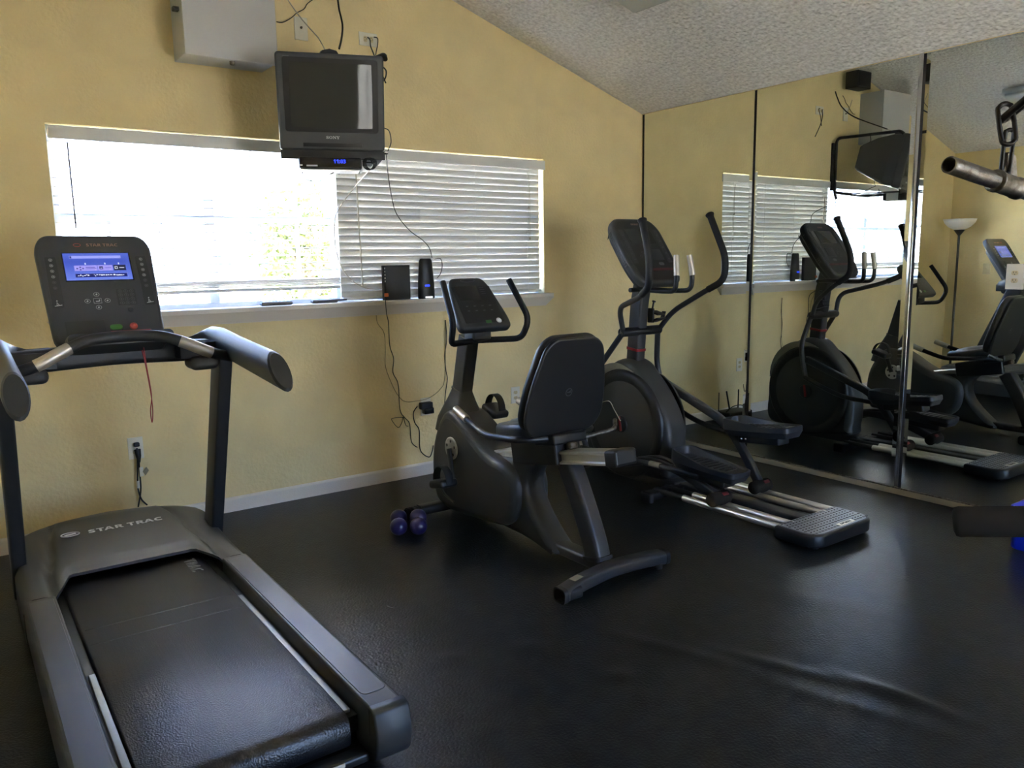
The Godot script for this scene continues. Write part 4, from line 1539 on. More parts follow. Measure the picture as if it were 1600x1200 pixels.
	rbox(Vector3(X + 0.05, 0.0812, 2.412), Vector3(0.13, 0.0012, 0.03), 0.0)
	part("name_plate", M.plate, plate)
	letters("SPIRIT", 0.016, M.dark, plate, Vector3(X + 0.05, 0.0822, 2.412), Vector3.RIGHT, Vector3(0, 0, -1), "lettering", 1.4)
	# column
	beg()
	sweep(curve([Vector3(X, 0.72, 0.945), Vector3(X, 0.96, 0.965), Vector3(X, 1.15, 0.985), Vector3(X, 1.30, 1.02)]), rrect(0.075, 0.10, 0.014, 3), Vector3(0, 0, 1))
	part("column", M.powder, t)
	beg()
	sweep(PackedVector3Array([Vector3(X, 0.842, 0.955), Vector3(X, 0.858, 0.957)]), rrect(0.084, 0.108, 0.016, 3), Vector3(0, 0, 1))
	part("red_collar", M.red, t, "red collar")
	# pivot tube
	beg()
	lathe(Vector3(X - 0.165, 0.965, 0.995), Vector3.RIGHT, [Vector2(0, 0.0), Vector2(0.016, 0.0), Vector2(0.016, -0.004), Vector2(0.026, -0.004), Vector2(0.029, 0.004), Vector2(0.029, 0.326), Vector2(0.024, 0.334), Vector2(0, 0.334)], 20)
	var piv := part("pivot_tube", M.black, t)
	beg()
	lathe(Vector3(X - 0.166, 0.965, 0.995), Vector3.LEFT, [Vector2(0.014, 0), Vector2(0.01, 0.004), Vector2(0, 0.004)], 12)
	part("pivot_bolt", M.steel, piv)
	# swinging arms: upper handles and lower links
	var lx := X - 0.165
	var rx := X + 0.165
	var la := [Vector3(lx + 0.012, 0.965, 1.0), px(967, 481, 0, -1.16), px(1000, 464, 0, -1.26), px(1015, 447, 0, -1.325), px(1014, 400, 0, -1.34), px(1004, 347, 0, -1.335)]
	var ra := [Vector3(rx - 0.012, 0.965, 1.0), px(1050, 487, 0, -0.765), px(1098, 457, 0, -0.695), px(1132, 438, 0, -0.665), px(1134, 402, 0, -0.66), px(1110, 338, 0, -0.665)]
	for s in 2:
		var a: Array = la if s == 0 else ra
		beg()
		tube(bend(a, 0.07, 6), 0.0165, 12)
		var arm := part("swing_arm", M.powder, t)
		beg()
		var g := bend([a[2].lerp(a[3], 0.25), a[3], a[4], a[5]], 0.06, 6)
		tube(g, 0.0205, 14)
		var d: Vector3 = (a[5] - a[4]).normalized()
		lathe(a[5] - d * 0.004, d, [Vector2(0.0205, 0), Vector2(0.026, 0.012), Vector2(0.026, 0.02), Vector2(0.018, 0.026), Vector2(0, 0.026)], 16)
		part("rubber_grip", M.rubber, arm)
	var ll := [Vector3(lx + 0.01, 0.955, 0.99), Vector3(lx - 0.04, 0.70, 0.80), Vector3(lx - 0.05, 0.32, 0.66), Vector3(lx - 0.05, 0.20, 0.72)]
	var rl := [Vector3(rx - 0.01, 0.955, 0.99), Vector3(rx + 0.03, 0.66, 0.92), Vector3(rx + 0.04, 0.55, 0.93), Vector3(rx + 0.04, 0.50, 1.00)]
	rl[1] = px(1026, 565, 0, rx + 0.03)
	rl[2] = px(1031, 590, 0, rx + 0.04)
	for l in [ll, rl]:
		beg()
		tube(bend(l, 0.05, 5), 0.018, 12)
		part("lower_arm", M.powder, t)
	# pedal arms, links, rollers
	var px_l := X - 0.185
	var px_r := X + 0.185
	var pr := [Vector3(px_r, 0.635, 0.99), px(1135, 660, 0, px_r), px(1163, 706, 0, px_r), Vector3(px_r, 0.105, 1.79)]
	var pl := [Vector3(px_l, 0.135, 0.98), Vector3(px_l, 0.225, 1.30), Vector3(px_l, 0.20, 1.52), Vector3(px_l, 0.105, 1.80)]
	for p in [pl, pr]:
		beg()
		sweep(bend(p, 0.10, 6), rrect(0.04, 0.05, 0.008, 2))
		var pa := part("pedal_arm", M.powder, t)
		var e: Vector3 = p[3]
		beg()
		lathe(e - Vector3(0.075, 0, 0), Vector3.RIGHT, [Vector2(0, 0), Vector2(0.03, 0), Vector2(0.038, 0.012), Vector2(0.04, 0.06), Vector2(0.038, 0.138), Vector2(0.03, 0.15), Vector2(0, 0.15)], 20)
		var ro := part("roller_cover", M.foam, pa)
		beg()
		rbox(e + Vector3(0.02, 0.028, 0.024), Vector3(0.045, 0.012, 0.02), 0.004, turned(45))
		part("red_badge", mat(Color(0.38, 0.07, 0.07), 0.5), ro, "dark red badge")
	beg()
	tube(curve([Vector3(px_l - 0.05, 0.20, 0.72), px(950, 712, 0, px_l - 0.04), px(1012, 724, 0, px_l - 0.04), px(1092, 744, 0, px_l - 0.03)]), 0.0165, 12)
	var link := part("link_rod", M.black, t)
	beg()
	var q0 := px(1016, 724, 0, px_l - 0.04)
	var q1 := px(1032, 728, 0, px_l - 0.04)
	tube(PackedVector3Array([q0, q1]), 0.0174, 12)
	part("warning_label", M.tan, link)
	beg()
	tube(curve([px(998, 716, 0, px_l), px(1030, 714, 0, px_l), px(1050, 722, 0, px_l), px(1062, 735, 0, px_l)]), 0.011, 8)
	part("guard_bar", M.black, t)
	beg()
	tube(curve([Vector3(px_r + 0.03, 0.50, 1.0), Vector3(px_r + 0.03, 0.40, 1.3), Vector3(px_r + 0.02, 0.38, 1.58)]), 0.0165, 10)
	part("link_rod", M.black, t)
	# foot pedals
	for s in 2:
		var o := Vector3(X - 0.17, 0.262, 1.70) if s == 0 else Vector3(X + 0.20, 0.432, 1.76)
		var tilt := turned(3.0 if s == 0 else -6.0)
		var uu: Vector3 = tilt * Vector3.RIGHT
		var ww: Vector3 = tilt * Vector3(0, 0, 1)
		var vv: Vector3 = tilt * Vector3.UP
		var op := rpoly([Vector2(-0.085, -0.22), Vector2(0.085, -0.22), Vector2(0.10, 0.10), Vector2(0.08, 0.24), Vector2(-0.08, 0.24), Vector2(-0.10, 0.10)], [0.06, 0.06, 0.08, 0.03, 0.03, 0.08], 6)
		var ip := inset(op, 0.012)
		beg()
		var rows := []
		for lv in [[inset(op, 0.02), -0.035, 0.0], [op, 0.0, 0.0], [op, 1.0, 0.0], [inset(op, 0.006), 1.0, 0.004], [ip, 1.0, 0.0], [inset(op, 0.018), 0.02, 0.0]]:
			var row := PackedVector3Array()
			for k in op.size():
				var q: Vector2 = lv[0][k]
				var rim: float = 0.026 + 0.036 * smoothstep(0.10, -0.12, q.y)
				var h: float = (rim + lv[2]) if lv[1] == 1.0 else lv[1]
				row.append(o + uu * q.x + ww * q.y + vv * h)
			rows.append(row)
		for k in rows.size() - 1:
			grid([rows[k], rows[k + 1]], true)
		cap(rows[0])
		cap(rows[-1], true)
		var ped := part("foot_pedal", M.pedal, t)
		for k in 9:
			beg()
			rbox(o + ww * (-0.12 + k * 0.035) + vv * 0.021, Vector3(0.13 - 0.01 * absf(k - 4), 0.004, 0.012), 0.0015, tilt, 1)
			part("tread_rib", M.rubber, ped)
		beg()
		rbox(o - vv * 0.055 + ww * 0.02, Vector3(0.10, 0.045, 0.28), 0.01, tilt)
		var br := part("pedal_bracket", M.black, ped)
		beg()
		for k in 2:
			lathe(o + uu * -0.052 - vv * 0.052 + ww * (-0.09 + k * 0.03), -uu, [Vector2(0.007, 0), Vector2(0.007, 0.005), Vector2(0, 0.006)], 10)
		part("bolt", M.chrome, br)
	# console
	var v := Vector3(0, 0.807, -0.590)
	var n := Vector3(0, 0.590, 0.807)
	var c := Vector3(X, 1.463, 1.045)
	beg()
	var face := rpoly([Vector2(-0.165, -0.245), Vector2(0.165, -0.245), Vector2(0.205, -0.10), Vector2(0.205, 0.17), Vector2(0.15, 0.25), Vector2(-0.15, 0.25), Vector2(-0.205, 0.17), Vector2(-0.205, -0.10)], [0.06, 0.06, 0.09, 0.07, 0.06, 0.06, 0.07, 0.09], 6)
	extr(face, c - n * 0.06, Vector3.RIGHT, v, n, 0.06, 0.02, 4)
	extr(inset(face, 0.04), c - n * 0.105, Vector3.RIGHT, v, n, 0.06, 0.016, 3)
	var con := part("console", M.plastic, t)
	var b := Basis(Vector3.RIGHT, v, n)
	var f := c + n * 0.0004
	beg()
	extr(inset(face, 0.028), f, Vector3.RIGHT, v, n, 0.0016, 0.0005, 1)
	part("overlay", M.black, con)
	f += n * 0.0018
	beg()
	rbox(f + v * 0.105, Vector3(0.21, 0.115, 0.002), 0.0009, b)
	part("display", M.screen_gray, con)
	beg()
	rbox(f - v * 0.035 + Vector3(0.055, 0, 0), Vector3(0.10, 0.08, 0.002), 0.0009, b)
	part("program_panel", M.gray, con)
	for s in [-1, 1]:
		beg()
		rbox(f + v * 0.03 + Vector3(s * 0.145, 0, 0), Vector3(0.035, 0.25, 0.002), 0.0009, b)
		var sp := part("button_strip", M.gray, con)
		for k in 5:
			beg()
			rbox(f + v * (0.11 - k * 0.045) + Vector3(s * 0.145, 0, 0) + n * 0.0014, Vector3(0.008, 0.006, 0.001), 0.0, b)
			part("button", M.dim_print, sp)
	for k in 4:
		beg()
		oval_ring(f + Vector3(-0.05 + [0, 0, -0.025, 0.025][k], 0, 0) + v * (-0.045 + [0.025, -0.025, 0, 0][k]), Vector3.RIGHT, v, n, 0.009, 0.009, 0.0008)
		part("arrow_button", M.dim_print, con)
	beg()
	extr(rrect(0.042, 0.022, 0.01, 4), f + Vector3(0.06, 0, 0) - v * 0.105, Vector3.RIGHT, v, n, 0.002, 0.0006, 1)
	part("stop_button", M.dim_print, con)
	beg()
	rbox(f - v * 0.145 + Vector3(0.03, 0, 0), Vector3(0.26, 0.018, 0.003), 0.001, b)
	part("red_stripe", M.red_dark, con, "dark red stripe")
	letters("SPIRIT", 0.012, M.redlight_print, con, f + v * 0.196, Vector3.RIGHT, v, "lettering", 1.3)
	for s in [-1, 1]:
		for k in 16:
			beg()
			rbox(c + Vector3(s * 0.2035, 0, 0) + v * (0.15 - k * 0.0165) - n * 0.032, Vector3(0.006, 0.006, 0.02), 0.0, b)
			part("vent_slot", M.black, con)
	beg()
	rbox(Vector3(X, 1.30, 1.05), Vector3(0.13, 0.12, 0.10), 0.03, turned(-20))
	part("console_neck", M.black, con)
	# fixed heart-rate bars
	for s in [-1, 1]:
		beg()
		tube(bend([Vector3(X + s * 0.04, 1.225, 1.0), Vector3(X + s * 0.045, 1.218, 1.22), Vector3(X + s * 0.065, 1.222, 1.345), Vector3(X + s * 0.068, 1.31, 1.352), Vector3(X + s * 0.055, 1.425, 1.337)], 0.055, 6), 0.0145, 12)
		var hb := part("pulse_bar", M.black, t)
		beg()
		tube(PackedVector3Array([Vector3(X + s * 0.067, 1.312, 1.352), Vector3(X + s * 0.055, 1.430, 1.336)]), 0.0175, 14)
		part("pulse_sensor", M.chrome_satin, hb, "silver pulse sensor")
	beg()
	tube(bend([Vector3(X - 0.1, 1.222, 1.0), Vector3(X + 0.1, 1.222, 1.0)], 0.02), 0.0145, 10)
	part("bar_mount", M.black, t)
	# small holder clamped behind the column
	beg()
	var bh := Vector3(X + 0.075, 1.03, 1.02)
	rbox(bh + Vector3(0.02, 0.0, 0.02), Vector3(0.075, 0.012, 0.085), 0.004, turned(-18))
	rbox(bh + Vector3(0.02, 0.045, 0.02), Vector3(0.07, 0.010, 0.08), 0.004, turned(14))
	rbox(bh + Vector3(-0.012, 0.03, 0.0), Vector3(0.014, 0.09, 0.05), 0.004)
	rbox(bh + Vector3(0.055, 0.03, 0.04), Vector3(0.010, 0.05, 0.03), 0.003, turned(0, 0, -20))
	tube(PackedVector3Array([bh + Vector3(0.0, 0.07, 0.0), bh + Vector3(0.012, 0.115, 0.0)]), 0.006, 8)
	lathe(bh + Vector3(0.012, 0.112, 0.0), Vector3(0.3, 1, 0), [Vector2(0.012, 0), Vector2(0.012, 0.008), Vector2(0, 0.01)], 10)
	part("holder", M.black, t)
	beg()
	tube(curve([px(937, 631, 0, X - 0.135), px(952, 627, 0, X - 0.135), px(960, 640, 0, X - 0.135), px(970, 658, 0, X - 0.135)]), 0.0045, 6, [])
	part("chrome_lever", M.chrome, t, "bent chrome lever")

# ---------------------------------------------------------------- television corner
func build_television() -> void:
	var ctr := Vector3(-2.80, 2.222, 0.62)
	var b := turned(0, -20, 0) * turned(12)
	var r := b.x
	var u := b.y
	var n := b.z
	var t := thing("television", "old black tube television tilted down on a wall bracket", "television", ctr - u * 0.235)
	beg()
	extr(rrect(0.535, 0.47, 0.018, 4), ctr - n * 0.075, r, u, n, 0.075, 0.012, 3)
	var rows := []
	for q in [[0.515, 0.45, -0.07, 0.0], [0.50, 0.44, -0.16, 0.0], [0.40, 0.35, -0.30, 0.0], [0.30, 0.24, -0.42, -0.01], [0.27, 0.20, -0.445, -0.01]]:
		var row := PackedVector3Array()
		for p in rrect(q[0], q[1], 0.02, 3):
			row.append(ctr + r * p.x + u * (p.y + q[3]) + n * q[2])
		rows.append(row)
	grid(rows, true, false)
	cap(rows[-1], true)
	var body := part("body", M.tv, t)
	beg()
	var rect_o := rrect(0.47, 0.355, 0.015, 4)
	var sc := ctr + u * 0.035
	extr(rect_o, sc, r, u, n, 0.003, 0.001, 1)
	part("bezel", M.black, body)
	beg()
	rows = []
	for j in 13:
		var row := PackedVector3Array()
		for i in 13:
			var a := (i / 12.0 - 0.5) * 0.42
			var c := (j / 12.0 - 0.5) * 0.31
			row.append(sc + r * a + u * c + n * (0.025 - 0.52 * a * a - 0.02 * c * c))
		rows.append(row)
	grid(rows)
	part("picture_tube", M.crt, t, "dark grey glass screen")
	letters("SONY", 0.014, M.printed, body, ctr - u * 0.168 + n * 0.001, r, u, "lettering", 1.3, "Droid Serif")
	beg()
	rbox(ctr - u * 0.205 + n * 0.001, Vector3(0.30, 0.02, 0.004), 0.0015, b)
	part("control_flap", M.black, body)
	beg()
	rbox(ctr + u * 0.215 - r * 0.215 + n * 0.001, Vector3(0.03, 0.004, 0.001), 0.0, b)
	part("model_mark", M.dim_print, body)
	beg()
	sweep(PackedVector3Array([ctr + u * 0.228 + n * -0.03 - r * 0.0, ctr + u * 0.228 - n * 0.2]), PackedVector2Array([Vector2(-0.05, 0), Vector2(0.05, 0), Vector2(0.035, 0.022), Vector2(0, 0.03), Vector2(-0.035, 0.022)]), u)
	part("top_hump", M.black, body)
	beg()
	tube(curve([px(594, 102, 2, 0.45), px(603, 110, 2, 0.45), px(602, 122, 2, 0.45), px(595, 131, 2, 0.42)]), 0.004, 6)
	part("power_cord", M.cord, body)
	# bracket
	var rb := turned(0, -20, 0)
	var f := ctr - u * 0.235
	t = thing("television_bracket", "black tube wall bracket that carries the television", "bracket", Vector3(-2.78, 1.9, 0))
	beg()
	rbox(f + Vector3(0, -0.025, 0) - rb.z * 0.20, Vector3(0.53, 0.008, 0.40), 0.002, rb)
	rbox(f + Vector3(0, -0.02, 0) + rb.z * 0.004, Vector3(0.53, 0.045, 0.012), 0.003, rb)
	part("tray", M.black, t)
	for s in [1]:
		beg()
		lathe(f + rb * Vector3(s * 0.262, -0.004, 0.004), rb * Vector3(s, 0, 0), [Vector2(0.01, 0), Vector2(0.012, 0.01), Vector2(0.008, 0.02), Vector2(0, 0.021)], 12)
		part("pin", M.chrome, t)
		beg()
		var x: float = -2.80 + s * 0.285
		tube(bend([Vector3(x - 0.02, 1.94, 0.05), Vector3(x, 2.0, 0.04), Vector3(x, 2.50, 0.04), ctr + rb * Vector3(s * 0.284, 0.0, -0.06) + Vector3(0, 0.262, 0), ctr + rb * Vector3(s * 0.284, 0.0, -0.03) + Vector3(0, 0.235, 0)], 0.05), 0.014, 10)
		part("side_tube", M.black, t)
	beg()
	rbox(Vector3(-2.515, 2.24, 0.012), Vector3(0.05, 0.44, 0.022), 0.004)
	part("wall_plate", M.black, t)
	beg()
	tube(bend([Vector3(-2.515, 2.0, 0.05), f + Vector3(0.16, -0.035, -0.3), f + Vector3(0.1, -0.033, -0.1)], 0.05), 0.014, 8)
	part("arm", M.black, t)
	# cable box under the tray
	var cbx := f + Vector3(-0.02, -0.064, 0) - rb.z * 0.06
	t = thing("cable_box", "slim black cable box with blue clock digits under the television", "cable box", cbx - Vector3(0, 0.035, 0))
	beg()
	rbox(cbx, Vector3(0.315, 0.056, 0.20), 0.003, rb)
	part("body", M.black, t)
	beg()
	rbox(cbx + rb.z * 0.1005, Vector3(0.305, 0.046, 0.003), 0.001, rb)
	var fr := part("front_panel", M.gloss, t)
	letters("11:03", 0.019, M.blue_led, fr, cbx + rb * Vector3(0.045, 0.006, 0.103), rb.x, Vector3.UP, "clock_digits")
	beg()
	rbox(cbx + rb * Vector3(-0.095, -0.016, 0.103), Vector3(0.055, 0.007, 0.001), 0.0, rb)
	rbox(cbx + rb * Vector3(-0.148, -0.014, 0.103), Vector3(0.012, 0.006, 0.001), 0.0, rb)
	part("maker_mark", M.printed, fr)
	for s in [-0.13, 0.13]:
		beg()
		lathe(cbx + rb * Vector3(s, -0.027, 0.05), Vector3.DOWN, [Vector2(0.012, 0), Vector2(0.012, 0.006), Vector2(0, 0.006)], 10)
		part("foot", M.rubber, t)
	beg()
	rbox(cbx + Vector3(0, -0.034, 0), Vector3(0.30, 0.003, 0.18), 0.0, rb)
	for s in [-1, 1]:
		rbox(cbx + rb * Vector3(s * 0.165, 0.0, -0.02), Vector3(0.003, 0.07, 0.1), 0.0, rb)
	part("hanger", M.white, t)
	# coil of coax by the box
	var co := cbx + rb * Vector3(0.19, 0.0, 0.06)
	org = co
	beg()
	var l := []
	for i in 33:
		var a := TAU * i / 10.0
		l.append(co + rb * Vector3(cos(a) * 0.026 + 0.0006 * i, sin(a) * 0.03, 0.0012 * i))
	tube(curve(l, 2), 0.003, 6)
	solo("coax_coil", M.cord, "small coil of black coax beside the cable box", "cord", "wall cords")

func build_sill_things() -> void:
	var y := 1.178
	var x0 := px(597, 440, 2, 0.02).x
	var x1 := px(639, 440, 2, 0.02).x
	var t := thing("router", "black upright box router standing on the window sill", "router", Vector3((x0 + x1) / 2, y, 0.03))
	beg()
	rbox(Vector3((x0 + x1) / 2, y + 0.11, 0.033), Vector3(x1 - x0 - 0.012, 0.215, 0.032), 0.003)
	part("body", M.black, t)
	beg()
	rbox(Vector3(x0 + 0.006, y + 0.11, 0.033), Vector3(0.012, 0.215, 0.036), 0.002)
	var edge := part("port_edge", M.dark, t)
	for k in 5:
		beg()
		rbox(Vector3(x0 + 0.006, y + 0.20 - k * 0.02, 0.0515), Vector3(0.006, 0.010, 0.002), 0.0)
		part("port", M.cord_light, edge)
	beg()
	rbox(Vector3(x0 + 0.008, y + 0.035, 0.056), Vector3(0.026, 0.022, 0.012), 0.003)
	part("cable_plug", mat(Color(0.80, 0.42, 0.22), 0.5), t, "orange plug")
	# round modem
	var c := px(666, 460, 2, 0.03)
	t = thing("modem", "black rounded modem with a blue light on the window sill", "modem", Vector3(c.x, y, 0.03))
	beg()
	var rows := []
	for q in [[0.0, 0.055, 0.027], [0.006, 0.060, 0.030], [0.10, 0.058, 0.029], [0.20, 0.050, 0.026], [0.245, 0.045, 0.024], [0.257, 0.036, 0.018]]:
		var row := PackedVector3Array()
		for p in circle(q[1], 28, q[2]):
			row.append(Vector3(c.x + p.x, y + q[0], 0.033 + p.y))
		rows.append(row)
	grid(rows, true)
	cap(rows[0])
	cap(rows[-1], true)
	part("body", M.black, t)
	beg()
	rbox(Vector3(c.x - 0.008, y + 0.085, 0.0622), Vector3(0.034, 0.011, 0.003), 0.001)
	part("blue_light", M.blue_led, t, "blue light")
	beg()
	rbox(Vector3(c.x + 0.002, y + 0.010, 0.0632), Vector3(0.052, 0.010, 0.003), 0.001)
	part("white_light", M.white_led, t, "white light bar")
	beg()
	rbox(Vector3(c.x, y + 0.2535, 0.034), Vector3(0.06, 0.004, 0.026), 0.001, turned(0, 0, -4))
	part("top_vent", M.gloss, t)
	# two remotes lying on the sill
	for k in 2:
		var a := px(362 if k == 0 else 437, 473 if k == 0 else 470, 1, y)
		var b := px(408 if k == 0 else 494, 471 if k == 0 else 468, 1, y)
		a.z = clampf(a.z, -0.01, 0.03)
		b.z = clampf(b.z, -0.01, 0.03)
		var m := (a + b) / 2
		m.y = y
		var len := absf(b.x - a.x)
		t = thing("remote_control", "grey remote control with white buttons lying on the sill" if k == 0 else "slim grey remote control with a narrow tail on the sill", "remote", m)
		beg()
		rbox(m + Vector3(0 if k == 0 else -len * 0.12, 0.011, 0), Vector3(len if k == 0 else len * 0.7, 0.02, 0.042), 0.009, Basis.IDENTITY, 3)
		if k == 1:
			rbox(m + Vector3(len * 0.33, 0.015, 0), Vector3(len * 0.34, 0.010, 0.02), 0.004)
		var body := part("body", mat(Color(0.33, 0.31, 0.31), 0.5), t)
		if k == 0:
			for i in 8:
				beg()
				rbox(m + Vector3(-len * 0.4 + i * len * 0.115, 0.0215, 0.0), Vector3(0.012, 0.004, 0.02), 0.0015)
				part("button", M.white, body)

func build_small_things() -> void:
	# purple dumbbells, end-on
	for k in 2:
		var a := px(623 if k == 0 else 654, 823 if k == 0 else 822, 1, 0.046)
		var d := (px(623 if k == 0 else 653, 801, 1, 0.046) - a).normalized()
		var t := thing("dumbbell", "purple dumbbell lying beside its twin, on the side away from the bike" if k == 0 else "purple dumbbell lying between its twin and the bike's front foot", "dumbbell", Vector3(a.x, 0, a.z), "purple dumbbells")
		for s in [0.0, 0.145]:
			beg()
			lathe(a + d * s, d, [Vector2(0, -0.046), Vector2(0.022, -0.043), Vector2(0.037, -0.03), Vector2(0.0455, -0.008), Vector2(0.0455, 0.010), Vector2(0.037, 0.031), Vector2(0.022, 0.042), Vector2(0.0, 0.045)], 28)
			part("head", M.purple, t)
		beg()
		tube(PackedVector3Array([a + d * 0.03, a + d * 0.115]), 0.017, 14)
		part("grip", M.purple, t)
	# floor lamp
	var lp := Vector3(-4.6, 0, 0.22)
	var t := thing("floor_lamp", "black torchiere floor lamp with a white glass bowl in the corner", "floor lamp", lp)
	beg()
	lathe(lp, Vector3.UP, [Vector2(0, 0), Vector2(0.125, 0), Vector2(0.125, 0.012), Vector2(0.10, 0.022), Vector2(0.015, 0.03), Vector2(0, 0.03)], 28)
	part("base", M.black, t)
	beg()
	tube(PackedVector3Array([lp + Vector3(0, 0.02, 0), lp + Vector3(0, 1.62, 0)]), 0.0125, 12)
	part("pole", M.black, t)
	beg()
	lathe(lp + Vector3(0, 1.60, 0), Vector3.UP, [Vector2(0.013, 0), Vector2(0.02, 0.01), Vector2(0.055, 0.058), Vector2(0.055, 0.062), Vector2(0, 0.062)], 20)
	part("socket_cone", M.black, t)
	beg()
	lathe(lp + Vector3(0, 1.662, 0), Vector3.UP, [Vector2(0.05, 0), Vector2(0.11, 0.03), Vector2(0.15, 0.075), Vector2(0.165, 0.115), Vector2(0.161, 0.115), Vector2(0.146, 0.078), Vector2(0.107, 0.035), Vector2(0.0, 0.006)], 32)
	part("shade", M.shade, t)
	# wireless router on the floor behind the elliptical (seen in the mirror)
	var rp := Vector3(-1.02, 0, 0.13)
	t = thing("wireless_router", "low black wireless router with antennas on the floor by the baseboard", "router", rp)
	beg()
	rbox(rp + Vector3(0, 0.045, 0), Vector3(0.30, 0.085, 0.17), 0.014)
	part("body", M.black, t)
	for q in [[0.13, 0.0, 0.004], [-0.02, 0.3, 0.007], [-0.13, 0.0, 0.006]]:
		beg()
		tube(PackedVector3Array([rp + Vector3(q[0], 0.07, -0.06), rp + Vector3(q[0] + q[1] * 0.17, 0.25, -0.06)]), q[2], 8)
		part("antenna", M.black, t)
	beg()
	tube(curve([rp + Vector3(0.14, 0.08, 0.02), rp + Vector3(0.05, 0.13, 0.03), rp + Vector3(-0.06, 0.13, 0.03), rp + Vector3(-0.14, 0.09, 0.02)]), 0.004, 6)
	part("cable", M.cord, t)
	# two fluorescent fixtures, one on each slope
	var ang := atan2(RIDGE_Y - HC, -RIDGE_X)
	for k in 2:
		var fx := -3.74 if k == 0 else -1.245
		var fb := turned(0, 0, rad_to_deg(ang) * (1 if k == 0 else -1))
		var fc := Vector3(fx, roof_y(fx), 1.62 if k == 0 else 1.712)
		t = thing("ceiling_light", "white boxy fluorescent ceiling fixture above the treadmill, switched off" if k == 0 else "white boxy fluorescent ceiling fixture on the slope above the elliptical, switched off", "ceiling light", fc, "ceiling fixtures")
		beg()
		rbox(fc - fb.y * 0.018, Vector3(0.16, 0.03, 1.2), 0.004, fb)
		part("mount", M.white, t)
		beg()
		extr(PackedVector2Array([Vector2(-0.15, -0.03), Vector2(0.15, -0.03), Vector2(0.145, -0.075), Vector2(-0.145, -0.075)]), fc - Vector3(0, 0, 0.62), fb.x, fb.y, Vector3(0, 0, 1), 1.24, 0.004, 1)
		part("housing", M.white, t)
		beg()
		extr(PackedVector2Array([Vector2(-0.135, -0.0755), Vector2(0.135, -0.0755), Vector2(0.115, -0.097), Vector2(-0.115, -0.097)]), fc - Vector3(0, 0, 0.60), fb.x, fb.y, Vector3(0, 0, 1), 1.2, 0.006, 2)
		part("lens", M.lens, t)
	# blue bin near the mirror, a teal foam block behind it
	var bp := Vector3(-0.30, 0, 3.18)
	t = thing("storage_bin", "bright blue plastic bin standing by the mirror", "bin", bp)
	beg()
	var rows := []
	for q in [[0.004, 0.28, 0.40], [0.012, 0.29, 0.41], [0.20, 0.30, 0.42], [0.215, 0.31, 0.43], [0.215, 0.29, 0.41], [0.02, 0.27, 0.39]]:
		var row := PackedVector3Array()
		for p in rrect(q[1], q[2], 0.03, 3):
			row.append(bp + Vector3(p.x, q[0], p.y))
		rows.append(row)
	grid(rows, true)
	cap(rows[0])
	cap(rows[-1], true)
	part("tub", M.blue, t)
	t = thing("foam_block", "teal foam block standing between the blue bin and the mirror", "foam block", Vector3(-0.07, 0, 3.2))
	beg()
	rbox(Vector3(-0.07, 0.15, 3.2), Vector3(0.09, 0.30, 0.38), 0.012)
	part("body", M.teal, t)

func ring_link(c: Vector3, up: Vector3, sidew: Vector3, len: float, w: float, r: float) -> void:
	var l := []
	var u := up.normalized()
	var s := (sidew - u * sidew.dot(u)).normalized()
	for i in 17:
		var a := TAU * i / 16.0
		var y := sin(a)
		l.append(c + s * cos(a) * w + u * (y * w + signf(y) * (len / 2 - w) * minf(1.0, absf(y) * 3.0)))
	sweep(curve(l, 2), circle(r, 8), u.cross(s), [], false)

